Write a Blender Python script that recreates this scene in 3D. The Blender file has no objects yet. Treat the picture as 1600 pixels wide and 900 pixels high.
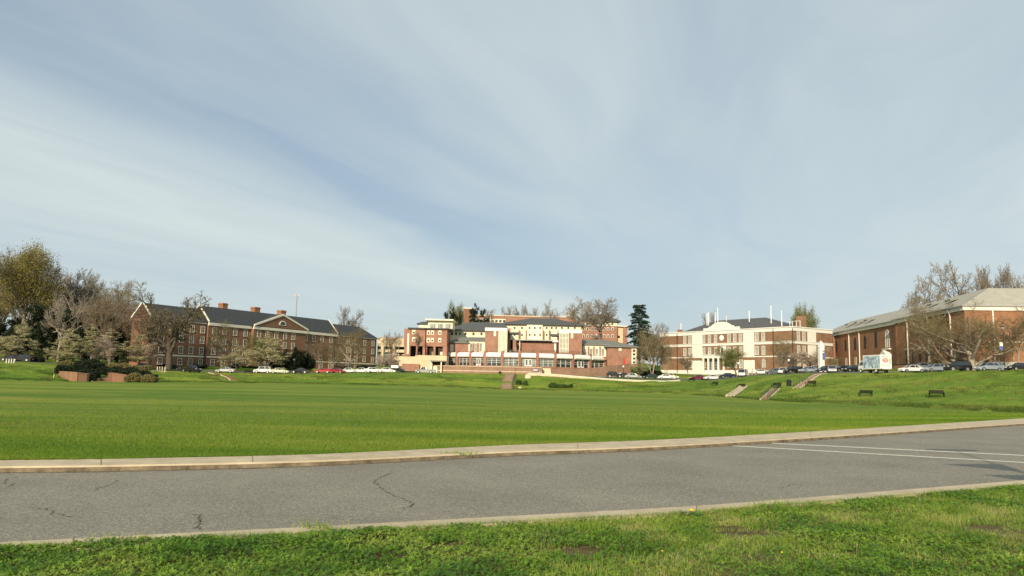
import bpy, math, random
import numpy as np
from mathutils import Vector
R = math.radians
C = bpy.context.scene.collection
sc = bpy.context.scene
random.seed(7)

# ------------------------------------------------------------------ camera
F = 1180.0
PITCH, ROLL = math.atan(142/F), R(1.2)
EYE = Vector((0, 0, 1.7))
fw = Vector((0, math.cos(PITCH), math.sin(PITCH)))
up0 = Vector((0, -math.sin(PITCH), math.cos(PITCH)))
rt = Vector((1, 0, 0))*math.cos(ROLL) + up0*math.sin(ROLL)
up = up0*math.cos(ROLL) - Vector((1, 0, 0))*math.sin(ROLL)
cam = bpy.data.cameras.new('camera'); co = bpy.data.objects.new('camera', cam); C.objects.link(co)
from mathutils import Matrix
m = Matrix((rt, up, -fw)).transposed().to_4x4(); m.translation = EYE
co.matrix_world = m
cam.sensor_width = 36; cam.lens = 36*F/1600; cam.clip_end = 6000; cam.clip_start = 0.05
sc.camera = co

def ray(u, v): return fw + rt*((u-800)/F) - up*((v-450)/F)
def P(u, v, Y):
    d = ray(u, v); return EYE + d*(Y/d.y)
def PZ(u, v, z):
    d = ray(u, v); return EYE + d*((z-EYE.z)/d.z)
def tt(u, v=592):
    d = ray(u, v); return d.x/d.y
def hv(u): return 592 + .021*(u-800)

# ------------------------------------------------------------------ mesh helpers
def link(name, me, mat=None, parent=None):
    o = bpy.data.objects.new(name, me); C.objects.link(o)
    if mat and not me.materials: me.materials.append(mat)
    if parent: o.parent = parent
    return o
def tag(o, label=None, cat=None, group=None, kind=None):
    if label: o['label'] = label
    if cat: o['category'] = cat
    if group: o['group'] = group
    if kind: o['kind'] = kind
    return o
def empty(name, loc, rz=0):
    o = bpy.data.objects.new(name, None); o.location = loc; o.rotation_euler = (0, 0, rz); C.objects.link(o)
    o.empty_display_size = .3
    return o
class MB:
    def __init__(s): s.v = []; s.f = []
    def add(s, vs, fs):
        n = len(s.v); s.v += [tuple(p) for p in vs]; s.f += [tuple(i+n for i in f) for f in fs]; return s
    def box(s, x0, x1, y0, y1, z0, z1):
        return s.add([(x0,y0,z0),(x1,y0,z0),(x1,y1,z0),(x0,y1,z0),(x0,y0,z1),(x1,y0,z1),(x1,y1,z1),(x0,y1,z1)],
                     [(0,3,2,1),(4,5,6,7),(0,1,5,4),(1,2,6,5),(2,3,7,6),(3,0,4,7)])
    def hexa(s, lo, hi):   # two 4-point loops, counterclockwise from above
        return s.add(list(lo)+list(hi), [(0,3,2,1),(4,5,6,7),(0,1,5,4),(1,2,6,5),(2,3,7,6),(3,0,4,7)])
    def prismY(s, poly, y0, y1):   # polygon in xz extruded along y ; poly counterclockwise seen from -y
        n = len(poly)
        return s.add([(x,y0,z) for x,z in poly]+[(x,y1,z) for x,z in poly],
                     [tuple(range(n)), tuple(range(2*n-1, n-1, -1))]+[(i, i+n, (i+1)%n+n, (i+1)%n) for i in range(n)])
    def prismX(s, poly, x0, x1):
        n = len(poly)
        return s.add([(x0,y,z) for y,z in poly]+[(x1,y,z) for y,z in poly],
                     [tuple(range(n)), tuple(range(2*n-1, n-1, -1))]+[(i, i+n, (i+1)%n+n, (i+1)%n) for i in range(n)])
    def tube(s, p0, p1, r0, r1, k=6, cap=True):
        p0 = Vector(p0); p1 = Vector(p1); d = (p1-p0)
        if d.length < 1e-6: return s
        d.normalize(); a = d.orthogonal().normalized(); b = d.cross(a)
        vs = []
        for p, r in ((p0, r0), (p1, r1)):
            for i in range(k):
                an = 2*math.pi*i/k; vs.append(p + a*(r*math.cos(an)) + b*(r*math.sin(an)))
        fs = [(i, (i+1)%k, (i+1)%k+k, i+k) for i in range(k)]
        if cap: fs += [tuple(range(k-1, -1, -1)), tuple(range(k, 2*k))]
        return s.add(vs, fs)
    def lathe(s, prof, k=12, c=(0,0)):   # [(r,z)]
        vs = []; fs = []
        for r, z in prof:
            for i in range(k):
                an = 2*math.pi*i/k; vs.append((c[0]+r*math.cos(an), c[1]+r*math.sin(an), z))
        for j in range(len(prof)-1):
            for i in range(k): fs.append((j*k+i, j*k+(i+1)%k, (j+1)*k+(i+1)%k, (j+1)*k+i))
        fs.append(tuple(range(k-1,-1,-1))); fs.append(tuple((len(prof)-1)*k+i for i in range(k)))
        return s.add(vs, fs)
    def mesh(s, name, smooth=False):
        me = bpy.data.meshes.new(name); me.from_pydata(s.v, [], s.f); me.validate()
        if smooth:
            me.polygons.foreach_set('use_smooth', [True]*len(me.polygons))
        me.update(); return me
    def build(s, name, mat, parent=None, smooth=False):
        return link(name, s.mesh(name, smooth), mat, parent)
def np_mesh(name, V, n, smooth=False, idx=None):   # V (k*n,3): k n-gons, unshared verts (or idx array)
    me = bpy.data.meshes.new(name)
    V = np.asarray(V, np.float32).reshape(-1, 3)
    I = np.arange(len(V), dtype=np.int32) if idx is None else np.asarray(idx, np.int32).ravel()
    k = len(I)//n
    me.vertices.add(len(V)); me.vertices.foreach_set('co', V.ravel())
    me.loops.add(k*n); me.loops.foreach_set('vertex_index', I)
    me.polygons.add(k); me.polygons.foreach_set('loop_start', np.arange(0, k*n, n, dtype=np.int32))
    me.update(calc_edges=True); me.validate()
    if smooth: me.polygons.foreach_set('use_smooth', np.ones(k, bool))
    return me

# ------------------------------------------------------------------ materials
def mat(name, col, rough=.8, metal=0, spec=.3, var=.0, vscale=1.0, col2=None, bump=0, bscale=20, detail=6, stretch=None):
    m = bpy.data.materials.new(name); m.use_nodes = True; nt = m.node_tree; b = nt.nodes['Principled BSDF']
    b.inputs['Base Color'].default_value = (*col, 1); b.inputs['Roughness'].default_value = rough
    b.inputs['Metallic'].default_value = metal; b.inputs['Specular IOR Level'].default_value = spec
    tc = nt.nodes.new('ShaderNodeTexCoord'); mp = nt.nodes.new('ShaderNodeMapping'); nt.links.new(tc.outputs['Object'], mp.inputs[0])
    if stretch: mp.inputs['Scale'].default_value = stretch
    if var or col2:
        c2 = col2 or tuple(min(1, c*(1-var)) for c in col)
        no = nt.nodes.new('ShaderNodeTexNoise'); no.inputs['Scale'].default_value = vscale; no.inputs['Detail'].default_value = detail
        no.inputs['Roughness'].default_value = .7
        cr = nt.nodes.new('ShaderNodeValToRGB'); cr.color_ramp.elements[0].position = .35; cr.color_ramp.elements[1].position = .65
        cr.color_ramp.elements[0].color = (*c2, 1); cr.color_ramp.elements[1].color = (*[min(1, c*(1+var*.5)) for c in col], 1)
        nt.links.new(mp.outputs[0], no.inputs['Vector']); nt.links.new(no.outputs['Fac'], cr.inputs[0]); nt.links.new(cr.outputs[0], b.inputs['Base Color'])
    if bump:
        nb = nt.nodes.new('ShaderNodeTexNoise'); nb.inputs['Scale'].default_value = bscale; nb.inputs['Detail'].default_value = 4
        bp = nt.nodes.new('ShaderNodeBump'); bp.inputs['Strength'].default_value = bump; bp.inputs['Distance'].default_value = .02
        nt.links.new(mp.outputs[0], nb.inputs['Vector']); nt.links.new(nb.outputs['Fac'], bp.inputs['Height']); nt.links.new(bp.outputs[0], b.inputs['Normal'])
    return m
def brick(name, c1, c2, mortar=(.42,.36,.30)):
    m = bpy.data.materials.new(name); m.use_nodes = True; nt = m.node_tree; b = nt.nodes['Principled BSDF']; b.inputs['Roughness'].default_value = .9
    b.inputs['Specular IOR Level'].default_value = .2
    tc = nt.nodes.new('ShaderNodeTexCoord'); sp = nt.nodes.new('ShaderNodeSeparateXYZ'); nt.links.new(tc.outputs['Object'], sp.inputs[0])
    ad = nt.nodes.new('ShaderNodeMath'); ad.operation = 'ADD'; nt.links.new(sp.outputs[0], ad.inputs[0]); nt.links.new(sp.outputs[1], ad.inputs[1])
    cb = nt.nodes.new('ShaderNodeCombineXYZ'); nt.links.new(ad.outputs[0], cb.inputs[0]); nt.links.new(sp.outputs[2], cb.inputs[1])
    bt = nt.nodes.new('ShaderNodeTexBrick'); nt.links.new(cb.outputs[0], bt.inputs['Vector'])
    bt.inputs['Scale'].default_value = 1; bt.inputs['Brick Width'].default_value = .22; bt.inputs['Row Height'].default_value = .076
    bt.inputs['Mortar Size'].default_value = .006; bt.inputs['Color1'].default_value = (*c1,1); bt.inputs['Color2'].default_value = (*c2,1); bt.inputs['Mortar'].default_value = (*mortar,1)
    no = nt.nodes.new('ShaderNodeTexNoise'); no.inputs['Scale'].default_value = .45; no.inputs['Detail'].default_value = 8; no.inputs['Roughness'].default_value = .75
    nt.links.new(tc.outputs['Object'], no.inputs['Vector'])
    mr = nt.nodes.new('ShaderNodeMapRange'); mr.inputs[1].default_value = .3; mr.inputs[2].default_value = .7; mr.inputs[3].default_value = .7; mr.inputs[4].default_value = 1.2
    nt.links.new(no.outputs['Fac'], mr.inputs[0])
    mx = nt.nodes.new('ShaderNodeMix'); mx.data_type = 'RGBA'; mx.blend_type = 'MULTIPLY'; mx.inputs['Factor'].default_value = 1
    nt.links.new(bt.outputs['Color'], mx.inputs['A']); nt.links.new(mr.outputs[0], mx.inputs['B']); nt.links.new(mx.outputs['Result'], b.inputs['Base Color'])
    return m
def leafmat(name, cols, trans=.25, rough=.6, patch=0):
    m = bpy.data.materials.new(name); m.use_nodes = True; nt = m.node_tree; b = nt.nodes['Principled BSDF']
    b.inputs['Roughness'].default_value = rough; b.inputs['Specular IOR Level'].default_value = .25
    g = nt.nodes.new('ShaderNodeNewGeometry'); cr = nt.nodes.new('ShaderNodeValToRGB'); e = cr.color_ramp.elements
    e[0].color = (*cols[0],1); e[1].color = (*cols[-1],1); e[1].position = 1
    for i, c in enumerate(cols[1:-1]):
        x = e.new((i+1)/(len(cols)-1)); x.color = (*c,1)
    f_ = g.outputs['Random Per Island']
    if patch:
        no = nt.nodes.new('ShaderNodeTexNoise'); no.inputs['Scale'].default_value = patch; no.inputs['Detail'].default_value = 4
        tcx = nt.nodes.new('ShaderNodeTexCoord'); mpx = nt.nodes.new('ShaderNodeMapping'); mpx.inputs['Scale'].default_value = (.3 if patch < .5 else 1, 1, 1); nt.links.new(tcx.outputs['Object'], mpx.inputs[0]); nt.links.new(mpx.outputs[0], no.inputs['Vector'])
        r_ = nt.nodes.new('ShaderNodeMapRange'); r_.inputs[1].default_value = .38; r_.inputs[2].default_value = .62; nt.links.new(no.outputs['Fac'], r_.inputs[0])
        x_ = nt.nodes.new('ShaderNodeMix'); x_.inputs[0].default_value = .6; nt.links.new(f_, x_.inputs[2]); nt.links.new(r_.outputs[0], x_.inputs[3]); f_ = x_.outputs[0]
    nt.links.new(f_, cr.inputs[0]); nt.links.new(cr.outputs[0], b.inputs['Base Color'])
    if trans:
        tr = nt.nodes.new('ShaderNodeBsdfTranslucent'); ms = nt.nodes.new('ShaderNodeMixShader'); ms.inputs[0].default_value = trans
        nt.links.new(cr.outputs[0], tr.inputs[0]); nt.links.new(b.outputs[0], ms.inputs[1]); nt.links.new(tr.outputs[0], ms.inputs[2])
        nt.links.new(ms.outputs[0], nt.nodes['Material Output'].inputs[0])
    return m
M = {}
M['brickL'] = brick('brick_dark_red', (.27,.125,.075), (.20,.095,.06), (.24,.18,.13))
M['brickM'] = brick('brick_red', (.29,.15,.085), (.21,.11,.065), (.28,.22,.15))
M['brickR'] = brick('brick_orange', (.33,.15,.075), (.25,.11,.06), (.33,.22,.14))
M['brickC'] = brick('brick_salmon', (.35,.17,.12), (.29,.14,.10), (.38,.27,.20))
M['brickPav'] = brick('brick_pale', (.31,.185,.13), (.25,.145,.105), (.34,.26,.19))
M['steps'] = mat('step_brown', (.25,.185,.13), .9, var=.3, vscale=2)
M['trim'] = mat('trim_white', (.74,.69,.58), .6, var=.1, vscale=.6)
M['cream'] = mat('stucco_cream', (.72,.68,.50), .8, var=.1, vscale=.5)
M['creamlt'] = mat('stucco_light', (.78,.73,.56), .8, var=.08, vscale=.5)
M['panelw'] = mat('painted_brick_white', (.76,.74,.66), .8, var=.10, vscale=.8)
M['benchm'] = mat('bench_black', (.006,.006,.007), .7, spec=.15)
M['peach'] = mat('stucco_peach', (.64,.50,.34), .85, var=.12, vscale=.4)
M['white'] = mat('paint_white', (.78,.76,.70), .5, var=.06)
M['slate'] = mat('roof_slate', (.055,.06,.063), .75, var=.35, vscale=1.5, stretch=(1,1,3))
M['roofdk'] = mat('roof_shingle', (.10,.105,.105), .8, var=.3, vscale=1.5)
M['roofgr'] = mat('roof_grey', (.20,.205,.18), .8, var=.2, vscale=.8)
M['roofpl'] = mat('roof_pale', (.38,.36,.30), .8, var=.14, vscale=.7)
M['pane'] = mat('window_glass', (.035,.04,.045), .12, spec=.6, var=.5, vscale=.35)
M['panelt'] = mat('window_glass_blinds', (.30,.31,.27), .25, spec=.5, var=.5, vscale=.5)
M['paneg'] = mat('window_glass_green', (.20,.25,.22), .2, spec=.6, var=.6, vscale=.25)
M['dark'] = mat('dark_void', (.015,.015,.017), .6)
M['black'] = mat('metal_black', (.014,.014,.015), .45, spec=.5)
M['grey'] = mat('metal_grey', (.35,.35,.34), .5, metal=.3)
M['concrete'] = mat('concrete', (.52,.435,.30), .9, var=.2, vscale=1.7, bump=.4, bscale=50, col2=(.40,.33,.22), detail=10)
M['stone'] = mat('stone_cream', (.62,.52,.38), .9, var=.2, vscale=1, bump=.2)
M['crack'] = mat('crack_dirt', (.14,.115,.08), .95, var=.4, vscale=12)
M['soil'] = mat('soil', (.16,.10,.06), .95, var=.4, vscale=3, bump=.5, bscale=30)
M['barkg'] = mat('bark_grey', (.17,.145,.115), .9, var=.3, vscale=3)
M['barkp'] = mat('bark_pale', (.33,.28,.215), .9, var=.3, vscale=3)
M['barkd'] = mat('bark_dark', (.085,.07,.055), .9, var=.3, vscale=3)
M['twigg'] = mat('twig_grey', (.27,.23,.18), .9)
M['twigb'] = mat('twig_brown', (.20,.155,.10), .9)
M['twigd'] = mat('twig_dark', (.10,.085,.065), .9)
M['lf_yellow'] = leafmat('leaf_yellow_green', [(.15,.13,.03),(.22,.19,.05),(.27,.23,.07)])
M['lf_olive'] = leafmat('leaf_bud_olive', [(.13,.11,.045),(.20,.17,.06),(.25,.21,.09)])
M['lf_spring'] = leafmat('leaf_spring', [(.12,.15,.035),(.18,.20,.06),(.24,.24,.09)])
M['lf_bush'] = leafmat('leaf_bush', [(.035,.075,.018),(.06,.11,.025),(.08,.14,.03)])
M['lf_ever'] = leafmat('leaf_evergreen', [(.009,.017,.008),(.018,.03,.012),(.035,.05,.02)])
M['lf_conif'] = leafmat('needle_green', [(.03,.06,.035),(.045,.085,.05),(.06,.10,.06)])
M['lf_cream'] = leafmat('blossom_cream', [(.50,.44,.26),(.62,.55,.36),(.42,.38,.19),(.24,.24,.08)], .3)
M['lf_pink'] = leafmat('blossom_pink', [(.52,.42,.36),(.45,.34,.28),(.6,.52,.44)], .3)
M['lf_rust'] = leafmat('bud_rust', [(.16,.10,.06),(.20,.12,.08),(.25,.17,.10)])
M['clover'] = leafmat('clover', [(.055,.13,.013),(.10,.215,.018),(.19,.31,.032),(.31,.38,.07)], .3, .5, 1.3)
M['blade'] = leafmat('grass_blade', [(.095,.185,.02),(.18,.28,.035),(.30,.36,.075),(.46,.42,.19)], .3, .5, 1.7)
M['lawnb'] = leafmat('lawn_blade', [(.068,.150,.010),(.145,.24,.018),(.30,.32,.052)], .3, .6, .2)
M['bankb'] = leafmat('bank_blade', [(.045,.085,.012),(.09,.14,.02),(.20,.20,.06)], .2, .6, .12)
M['yellow'] = mat('petal_yellow', (.8,.6,.02), .5)

def lawn_mat(name, ca, cb, cc, dry, s=1.0):
    m = bpy.data.materials.new(name); m.use_nodes = True; nt = m.node_tree; b = nt.nodes['Principled BSDF']
    b.inputs['Roughness'].default_value = .85; b.inputs['Specular IOR Level'].default_value = .15
    tc = nt.nodes.new('ShaderNodeTexCoord')
    def noise(sc_, det, ro=.6, vec=None, dist=0):
        n = nt.nodes.new('ShaderNodeTexNoise'); n.inputs['Scale'].default_value = sc_; n.inputs['Detail'].default_value = det; n.inputs['Roughness'].default_value = ro
        n.inputs['Distortion'].default_value = dist
        nt.links.new(vec or tc.outputs['Object'], n.inputs['Vector']); return n.outputs['Fac']
    def ramp(f, a, c):
        r = nt.nodes.new('ShaderNodeMapRange'); r.inputs[1].default_value = a; r.inputs[2].default_value = c; nt.links.new(f, r.inputs[0]); return r.outputs[0]
    def mix(f, A, B, mode='MIX'):
        x = nt.nodes.new('ShaderNodeMix'); x.data_type = 'RGBA'; x.blend_type = mode
        if isinstance(f, float): x.inputs['Factor'].default_value = f
        else: nt.links.new(f, x.inputs['Factor'])
        for k, q in (('A', A), ('B', B)):
            if isinstance(q, tuple): x.inputs[k].default_value = (*q, 1)
            else: nt.links.new(q, x.inputs[k])
        return x.outputs['Result']
    mp = nt.nodes.new('ShaderNodeMapping'); nt.links.new(tc.outputs['Object'], mp.inputs[0]); mp.inputs['Scale'].default_value = (.3, 1, 1)
    c = mix(ramp(noise(.05*s, 5, .6, mp.outputs[0], .8), .44, .56), ca, cb)
    c = mix(ramp(noise(.35*s, 5, .65), .45, .72), c, cc)
    c = mix(ramp(noise(.9*s, 5, .75, mp.outputs[0], .5), .5, .75), c, dry)
    c = mix(ramp(noise(.09*s, 6, .75, mp.outputs[0], 1), .56, .72), c, dry)
    m3 = nt.nodes.new('ShaderNodeMapping'); nt.links.new(tc.outputs['Object'], m3.inputs[0]); m3.inputs['Scale'].default_value = (.12, 1, 1); m3.inputs['Rotation'].default_value = (0, 0, .12)
    c = mix(ramp(noise(.16*s, 6, .7, m3.outputs[0], .5), .48, .66), c, ca)
    fine = ramp(noise(7, 5, .8), .2, .8)
    x = nt.nodes.new('ShaderNodeMapRange'); x.inputs[3].default_value = .55; x.inputs[4].default_value = 1.45; nt.links.new(fine, x.inputs[0])
    c = mix(1.0, c, x.outputs[0], 'MULTIPLY')
    nt.links.new(c, b.inputs['Base Color'])
    bp = nt.nodes.new('ShaderNodeBump'); bp.inputs['Strength'].default_value = .8; bp.inputs['Distance'].default_value = .25
    nt.links.new(noise(1.1, 8, .85), bp.inputs['Height']); nt.links.new(bp.outputs[0], b.inputs['Normal'])
    return m
M['lawn'] = lawn_mat('lawn', (.092,.182,.013), (.215,.265,.030), (.160,.255,.022), (.32,.285,.06))
M['vergegr'] = lawn_mat('verge_turf', (.11,.115,.035), (.15,.13,.055), (.13,.085,.045), (.20,.13,.08), 6)

# asphalt
def asphalt(name, base):
    m = bpy.data.materials.new(name); m.use_nodes = True; nt = m.node_tree; b = nt.nodes['Principled BSDF']; b.inputs['Roughness'].default_value = .85
    b.inputs['Specular IOR Level'].default_value = .25
    tc = nt.nodes.new('ShaderNodeTexCoord')
    n1 = nt.nodes.new('ShaderNodeTexNoise'); n1.inputs['Scale'].default_value = 38; n1.inputs['Detail'].default_value = 3; n1.inputs['Roughness'].default_value = .8
    n2 = nt.nodes.new('ShaderNodeTexNoise'); n2.inputs['Scale'].default_value = .5; n2.inputs['Detail'].default_value = 6
    for n in (n1, n2): nt.links.new(tc.outputs['Object'], n.inputs['Vector'])
    vo = nt.nodes.new('ShaderNodeTexVoronoi'); vo.inputs['Scale'].default_value = 58; nt.links.new(tc.outputs['Object'], vo.inputs['Vector'])
    sx_ = nt.nodes.new('ShaderNodeSeparateColor'); nt.links.new(vo.outputs['Color'], sx_.inputs[0]); pw = nt.nodes.new('ShaderNodeMath'); pw.operation='POWER'; pw.inputs[1].default_value=2.2; nt.links.new(sx_.outputs[0], pw.inputs[0])
    ad_ = nt.nodes.new('ShaderNodeMath'); ad_.operation='MULTIPLY_ADD'; ad_.inputs[1].default_value=.9; nt.links.new(pw.outputs[0], ad_.inputs[0]); nt.links.new(n1.outputs[0], ad_.inputs[2])
    r1 = nt.nodes.new('ShaderNodeMapRange'); r1.inputs[1].default_value = .25; r1.inputs[2].default_value = 1.35; r1.inputs[3].default_value = .55; r1.inputs[4].default_value = 1.75; nt.links.new(ad_.outputs[0], r1.inputs[0])
    r2 = nt.nodes.new('ShaderNodeValToRGB'); r2.color_ramp.elements[0].position=.3; r2.color_ramp.elements[1].position=.7
    r2.color_ramp.elements[0].color = (*[c*.86 for c in base],1); r2.color_ramp.elements[1].color = (*[c*1.1 for c in base],1); nt.links.new(n2.outputs[0], r2.inputs[0])
    mx = nt.nodes.new('ShaderNodeMix'); mx.data_type='RGBA'; mx.blend_type='MULTIPLY'; mx.inputs['Factor'].default_value=1
    nt.links.new(r2.outputs[0], mx.inputs['A']); nt.links.new(r1.outputs[0], mx.inputs['B']); nt.links.new(mx.outputs['Result'], b.inputs['Base Color'])
    bp = nt.nodes.new('ShaderNodeBump'); bp.inputs['Strength'].default_value=.5; bp.inputs['Distance'].default_value=.008
    nt.links.new(n1.outputs[0], bp.inputs['Height']); nt.links.new(bp.outputs[0], b.inputs['Normal'])
    return m
M['asphalt'] = asphalt('asphalt', (.21,.193,.152))
M['asphalt2'] = asphalt('asphalt_far', (.13,.125,.115))

# ------------------------------------------------------------------ world + sun
az = Vector((-.30, -.954)).normalized(); EL = R(22)
sund = Vector((az.x*math.cos(EL), az.y*math.cos(EL), math.sin(EL)))
sl = bpy.data.lights.new('sun', 'SUN'); sl.energy = 4.0; sl.angle = R(.6); sl.color = (1, .85, .63)
so = bpy.data.objects.new('sun', sl); C.objects.link(so); so.rotation_euler = sund.to_track_quat('Z', 'Y').to_euler(); so.location = (0, 0, 60)
w = bpy.data.worlds.new('World'); sc.world = w; w.use_nodes = True; nt = w.node_tree; bg = nt.nodes['Background']
sk = nt.nodes.new('ShaderNodeTexSky'); sk.sky_type = 'NISHITA'; sk.sun_disc = False; sk.sun_elevation = EL; sk.sun_rotation = math.atan2(az.x, az.y) % (2*math.pi)
sk.air_density = 1.0; sk.dust_density = 1.0; sk.ozone_density = 1.5
N = nt.nodes.new; Lk = nt.links.new
tc = N('ShaderNodeTexCoord'); sp = N('ShaderNodeSeparateXYZ'); Lk(tc.outputs['Generated'], sp.inputs[0])
def mth(op, a, b=None, clamp=False):
    n = N('ShaderNodeMath'); n.operation = op; n.use_clamp = clamp
    for i, q in enumerate((a, b)):
        if q is None: continue
        if isinstance(q, (int, float)): n.inputs[i].default_value = q
        else: Lk(q, n.inputs[i])
    return n.outputs[0]
zc = mth('MAXIMUM', sp.outputs[2], .03)
px = mth('DIVIDE', sp.outputs[0], zc); py = mth('DIVIDE', sp.outputs[1], zc)
pv = N('ShaderNodeCombineXYZ'); Lk(px, pv.inputs[0]); Lk(py, pv.inputs[1])
def wnoise(vec, scl, det, ro=.6, dist=0):
    n = N('ShaderNodeTexNoise'); n.inputs['Scale'].default_value = scl; n.inputs['Detail'].default_value = det; n.inputs['Roughness'].default_value = ro; n.inputs['Distortion'].default_value = dist
    Lk(vec, n.inputs['Vector']); return n.outputs['Fac']
warp = wnoise(pv.outputs[0], .22, 3, .5)
q = mth('SUBTRACT', px, mth('MULTIPLY', py, .40))
q = mth('ADD', q, mth('MULTIPLY', mth('SUBTRACT', warp, .5), 1.6))
along = mth('ADD', py, mth('MULTIPLY', px, .4))
sv = N('ShaderNodeCombineXYZ'); Lk(q, sv.inputs[0]); Lk(mth('MULTIPLY', along, .22), sv.inputs[1])
streak = wnoise(sv.outputs[0], 1.7, 6, .55, .9)
broad = wnoise(sv.outputs[0], .8, 3, .5)
band = N('ShaderNodeValToRGB'); cr = band.color_ramp; cr.interpolation = 'B_SPLINE'
stops = [(0,.72),(.10,.80),(.24,.98),(.32,.88),(.365,.60),(.405,.16),(.45,.34),(.52,.58),(.66,.66),(.80,.76),(.90,.90),(1,.85)]
e = cr.elements; e[0].position, e[0].color = 0, (stops[0][1],)*3+(1,); e[1].position, e[1].color = 1, (stops[-1][1],)*3+(1,)
for p_, v_ in stops[1:-1]:
    x = e.new(p_); x.color = (v_, v_, v_, 1)
qn = N('ShaderNodeMapRange'); qn.inputs[1].default_value = -6.0; qn.inputs[2].default_value = 2.5; Lk(q, qn.inputs[0]); Lk(qn.outputs[0], band.inputs[0])
nf = N('ShaderNodeMapRange'); nf.inputs[1].default_value = .05; nf.inputs[2].default_value = .35; nf.inputs[3].default_value = .15; nf.inputs[4].default_value = 1; Lk(sp.outputs[2], nf.inputs[0]); nearfade = nf.outputs[0]
cl = mth('ADD', band.outputs[0], mth('MULTIPLY', mth('MULTIPLY', mth('SUBTRACT', streak, .5), nearfade), .75))
cl = mth('ADD', cl, mth('MULTIPLY', mth('SUBTRACT', broad, .5), .5), True)
# towards the horizon everything is milky
hz = N('ShaderNodeMapRange'); hz.inputs[1].default_value = .02; hz.inputs[2].default_value = .24; hz.inputs[3].default_value = .62; hz.inputs[4].default_value = 0; Lk(sp.outputs[2], hz.inputs[0])
cl2 = mth('MAXIMUM', cl, hz.outputs[0])
ccol = N('ShaderNodeMix'); ccol.data_type = 'RGBA'; ccol.inputs['A'].default_value = (3.3, 4.3, 5.25, 1); ccol.inputs['B'].default_value = (5.9, 6.65, 6.65, 1); Lk(cl2, ccol.inputs['Factor'])
mxs = N('ShaderNodeMix'); mxs.data_type = 'RGBA'; Lk(sk.outputs[0], mxs.inputs['A']); Lk(ccol.outputs['Result'], mxs.inputs['B'])
fac = N('ShaderNodeMapRange'); fac.inputs[3].default_value = .55; fac.inputs[4].default_value = .97; Lk(cl2, fac.inputs[0]); Lk(fac.outputs[0], mxs.inputs['Factor'])
Lk(mxs.outputs['Result'], bg.inputs['Color']); bg.inputs['Strength'].default_value = .084
sc.view_settings.view_transform = 'Standard'; sc.view_settings.look = 'None'; sc.view_settings.exposure = .42; sc.view_settings.gamma = 1
sc.cycles.max_bounces = 5; sc.cycles.transparent_max_bounces = 4; sc.cycles.use_denoising = True

# ------------------------------------------------------------------ terrain
ZT = .10
fk_back = [(-60,719.5),(0,718.5),(200,716),(500,709),(800,695),(1000,688),(1200,678),(1400,666),(1600,653.5),(1700,648)]
fk_front = [(-60,729.5),(0,728.5),(200,726),(500,719),(800,705),(1000,698),(1200,687),(1400,674.5),(1600,661),(1700,655)]
nk_front = [(-60,850),(0,847),(250,834.5),(500,822),(800,806),(1060,792),(1200,782),(1400,766),(1600,750),(1700,741)]
nk_back = [(-60,861),(0,858),(250,845.5),(500,833),(800,816.5),(1060,802.5),(1200,792),(1400,775.5),(1600,758.5),(1700,749)]
def poly(pts, z, extL=25, extR=25):
    w_ = [PZ(u, v, z) for u, v in pts]
    # smooth resample
    out = []
    for i in range(len(w_)-1):
        p0 = w_[max(i-1,0)]; p1 = w_[i]; p2 = w_[i+1]; p3 = w_[min(i+2,len(w_)-1)]
        for k in range(6):
            s = k/6
            out.append(.5*((2*p1)+(p2-p0)*s+(2*p0-5*p1+4*p2-p3)*s*s+(3*p1-p0-3*p2+p3)*s**3))
    out.append(w_[-1])
    dl = (out[0]-out[5]).normalized(); dr = (out[-1]-out[-6]).normalized()
    return [out[0]+dl*extL] + out + [out[-1]+dr*extR]
FB, FF, NF, NBk = (poly(fk_back, ZT), poly(fk_front, ZT), poly(nk_front, ZT), poly(nk_back, ZT))
cols = {  # u : foot, mid, top, road, back, far as (Y, v)
 -300: [(120,590),(127,578),(137,567),(170,560),(215,545),(330,515)],
 0:    [(140,593.5),(146,581),(156,569.5),(185,564),(230,556),(330,535)],
 150:  [(150,596.5),(156,588),(167,578),(195,571.5),(225,566),(330,550)],
 300:  [(162,597.5),(168,590),(180,584),(200,580),(220,572),(330,566)],
 400:  [(172,598.5),(180,591),(192,585),(205,582.5),(238,573.5),(330,572)],
 520:  [(180,600),(188,592),(200,584),(210,583),(270,576),(330,575)],
 620:  [(182,602),(190,593),(203,583.5),(215,582.5),(250,579),(340,560)],
 700:  [(184,604.5),(192,595),(205,584.5),(215,584),(232,582.5),(340,545)],
 790:  [(184,608.5),(193,597.5),(207,585.5),(222,584.5),(232,583.5),(340,535)],
 900:  [(182,611),(190,601.5),(203,591),(222,588.5),(236,586.5),(340,530)],
 1000: [(178,613.5),(187,604),(200,597),(222,591.5),(245,588),(340,566)],
 1100: [(152,618),(178,606.5),(196,596),(215,594),(250,585.8),(340,578)],
 1200: [(122,626),(137,611.5),(162,589.5),(180,586.5),(225,583),(340,570)],
 1300: [(106,631),(121,614.5),(147,585),(160,583.5),(190,579),(340,570)],
 1400: [(98,636),(111,617),(142,583),(152,582.5),(172,577),(340,570)],
 1500: [(92,641),(103,618.5),(133,581),(145,580),(158,571),(340,565)],
 1600: [(88,645.5),(98,620),(127,580),(140,579.5),(154,571),(340,565)],
 1900: [(84,662),(94,632),(120,583),(133,582.5),(150,574),(340,565)]}
CU = sorted(cols); CT = np.array([tt(u) for u in CU])
CY = np.array([[a for a, b in cols[u]] for u in CU], float)
CZ = np.array([[P(u, b, a).z for a, b in cols[u]] for u in CU], float)
KT = np.array([p.x/p.y for p in FB[1:-1]]); KY = np.array([p.y for p in FB[1:-1]])
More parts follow.
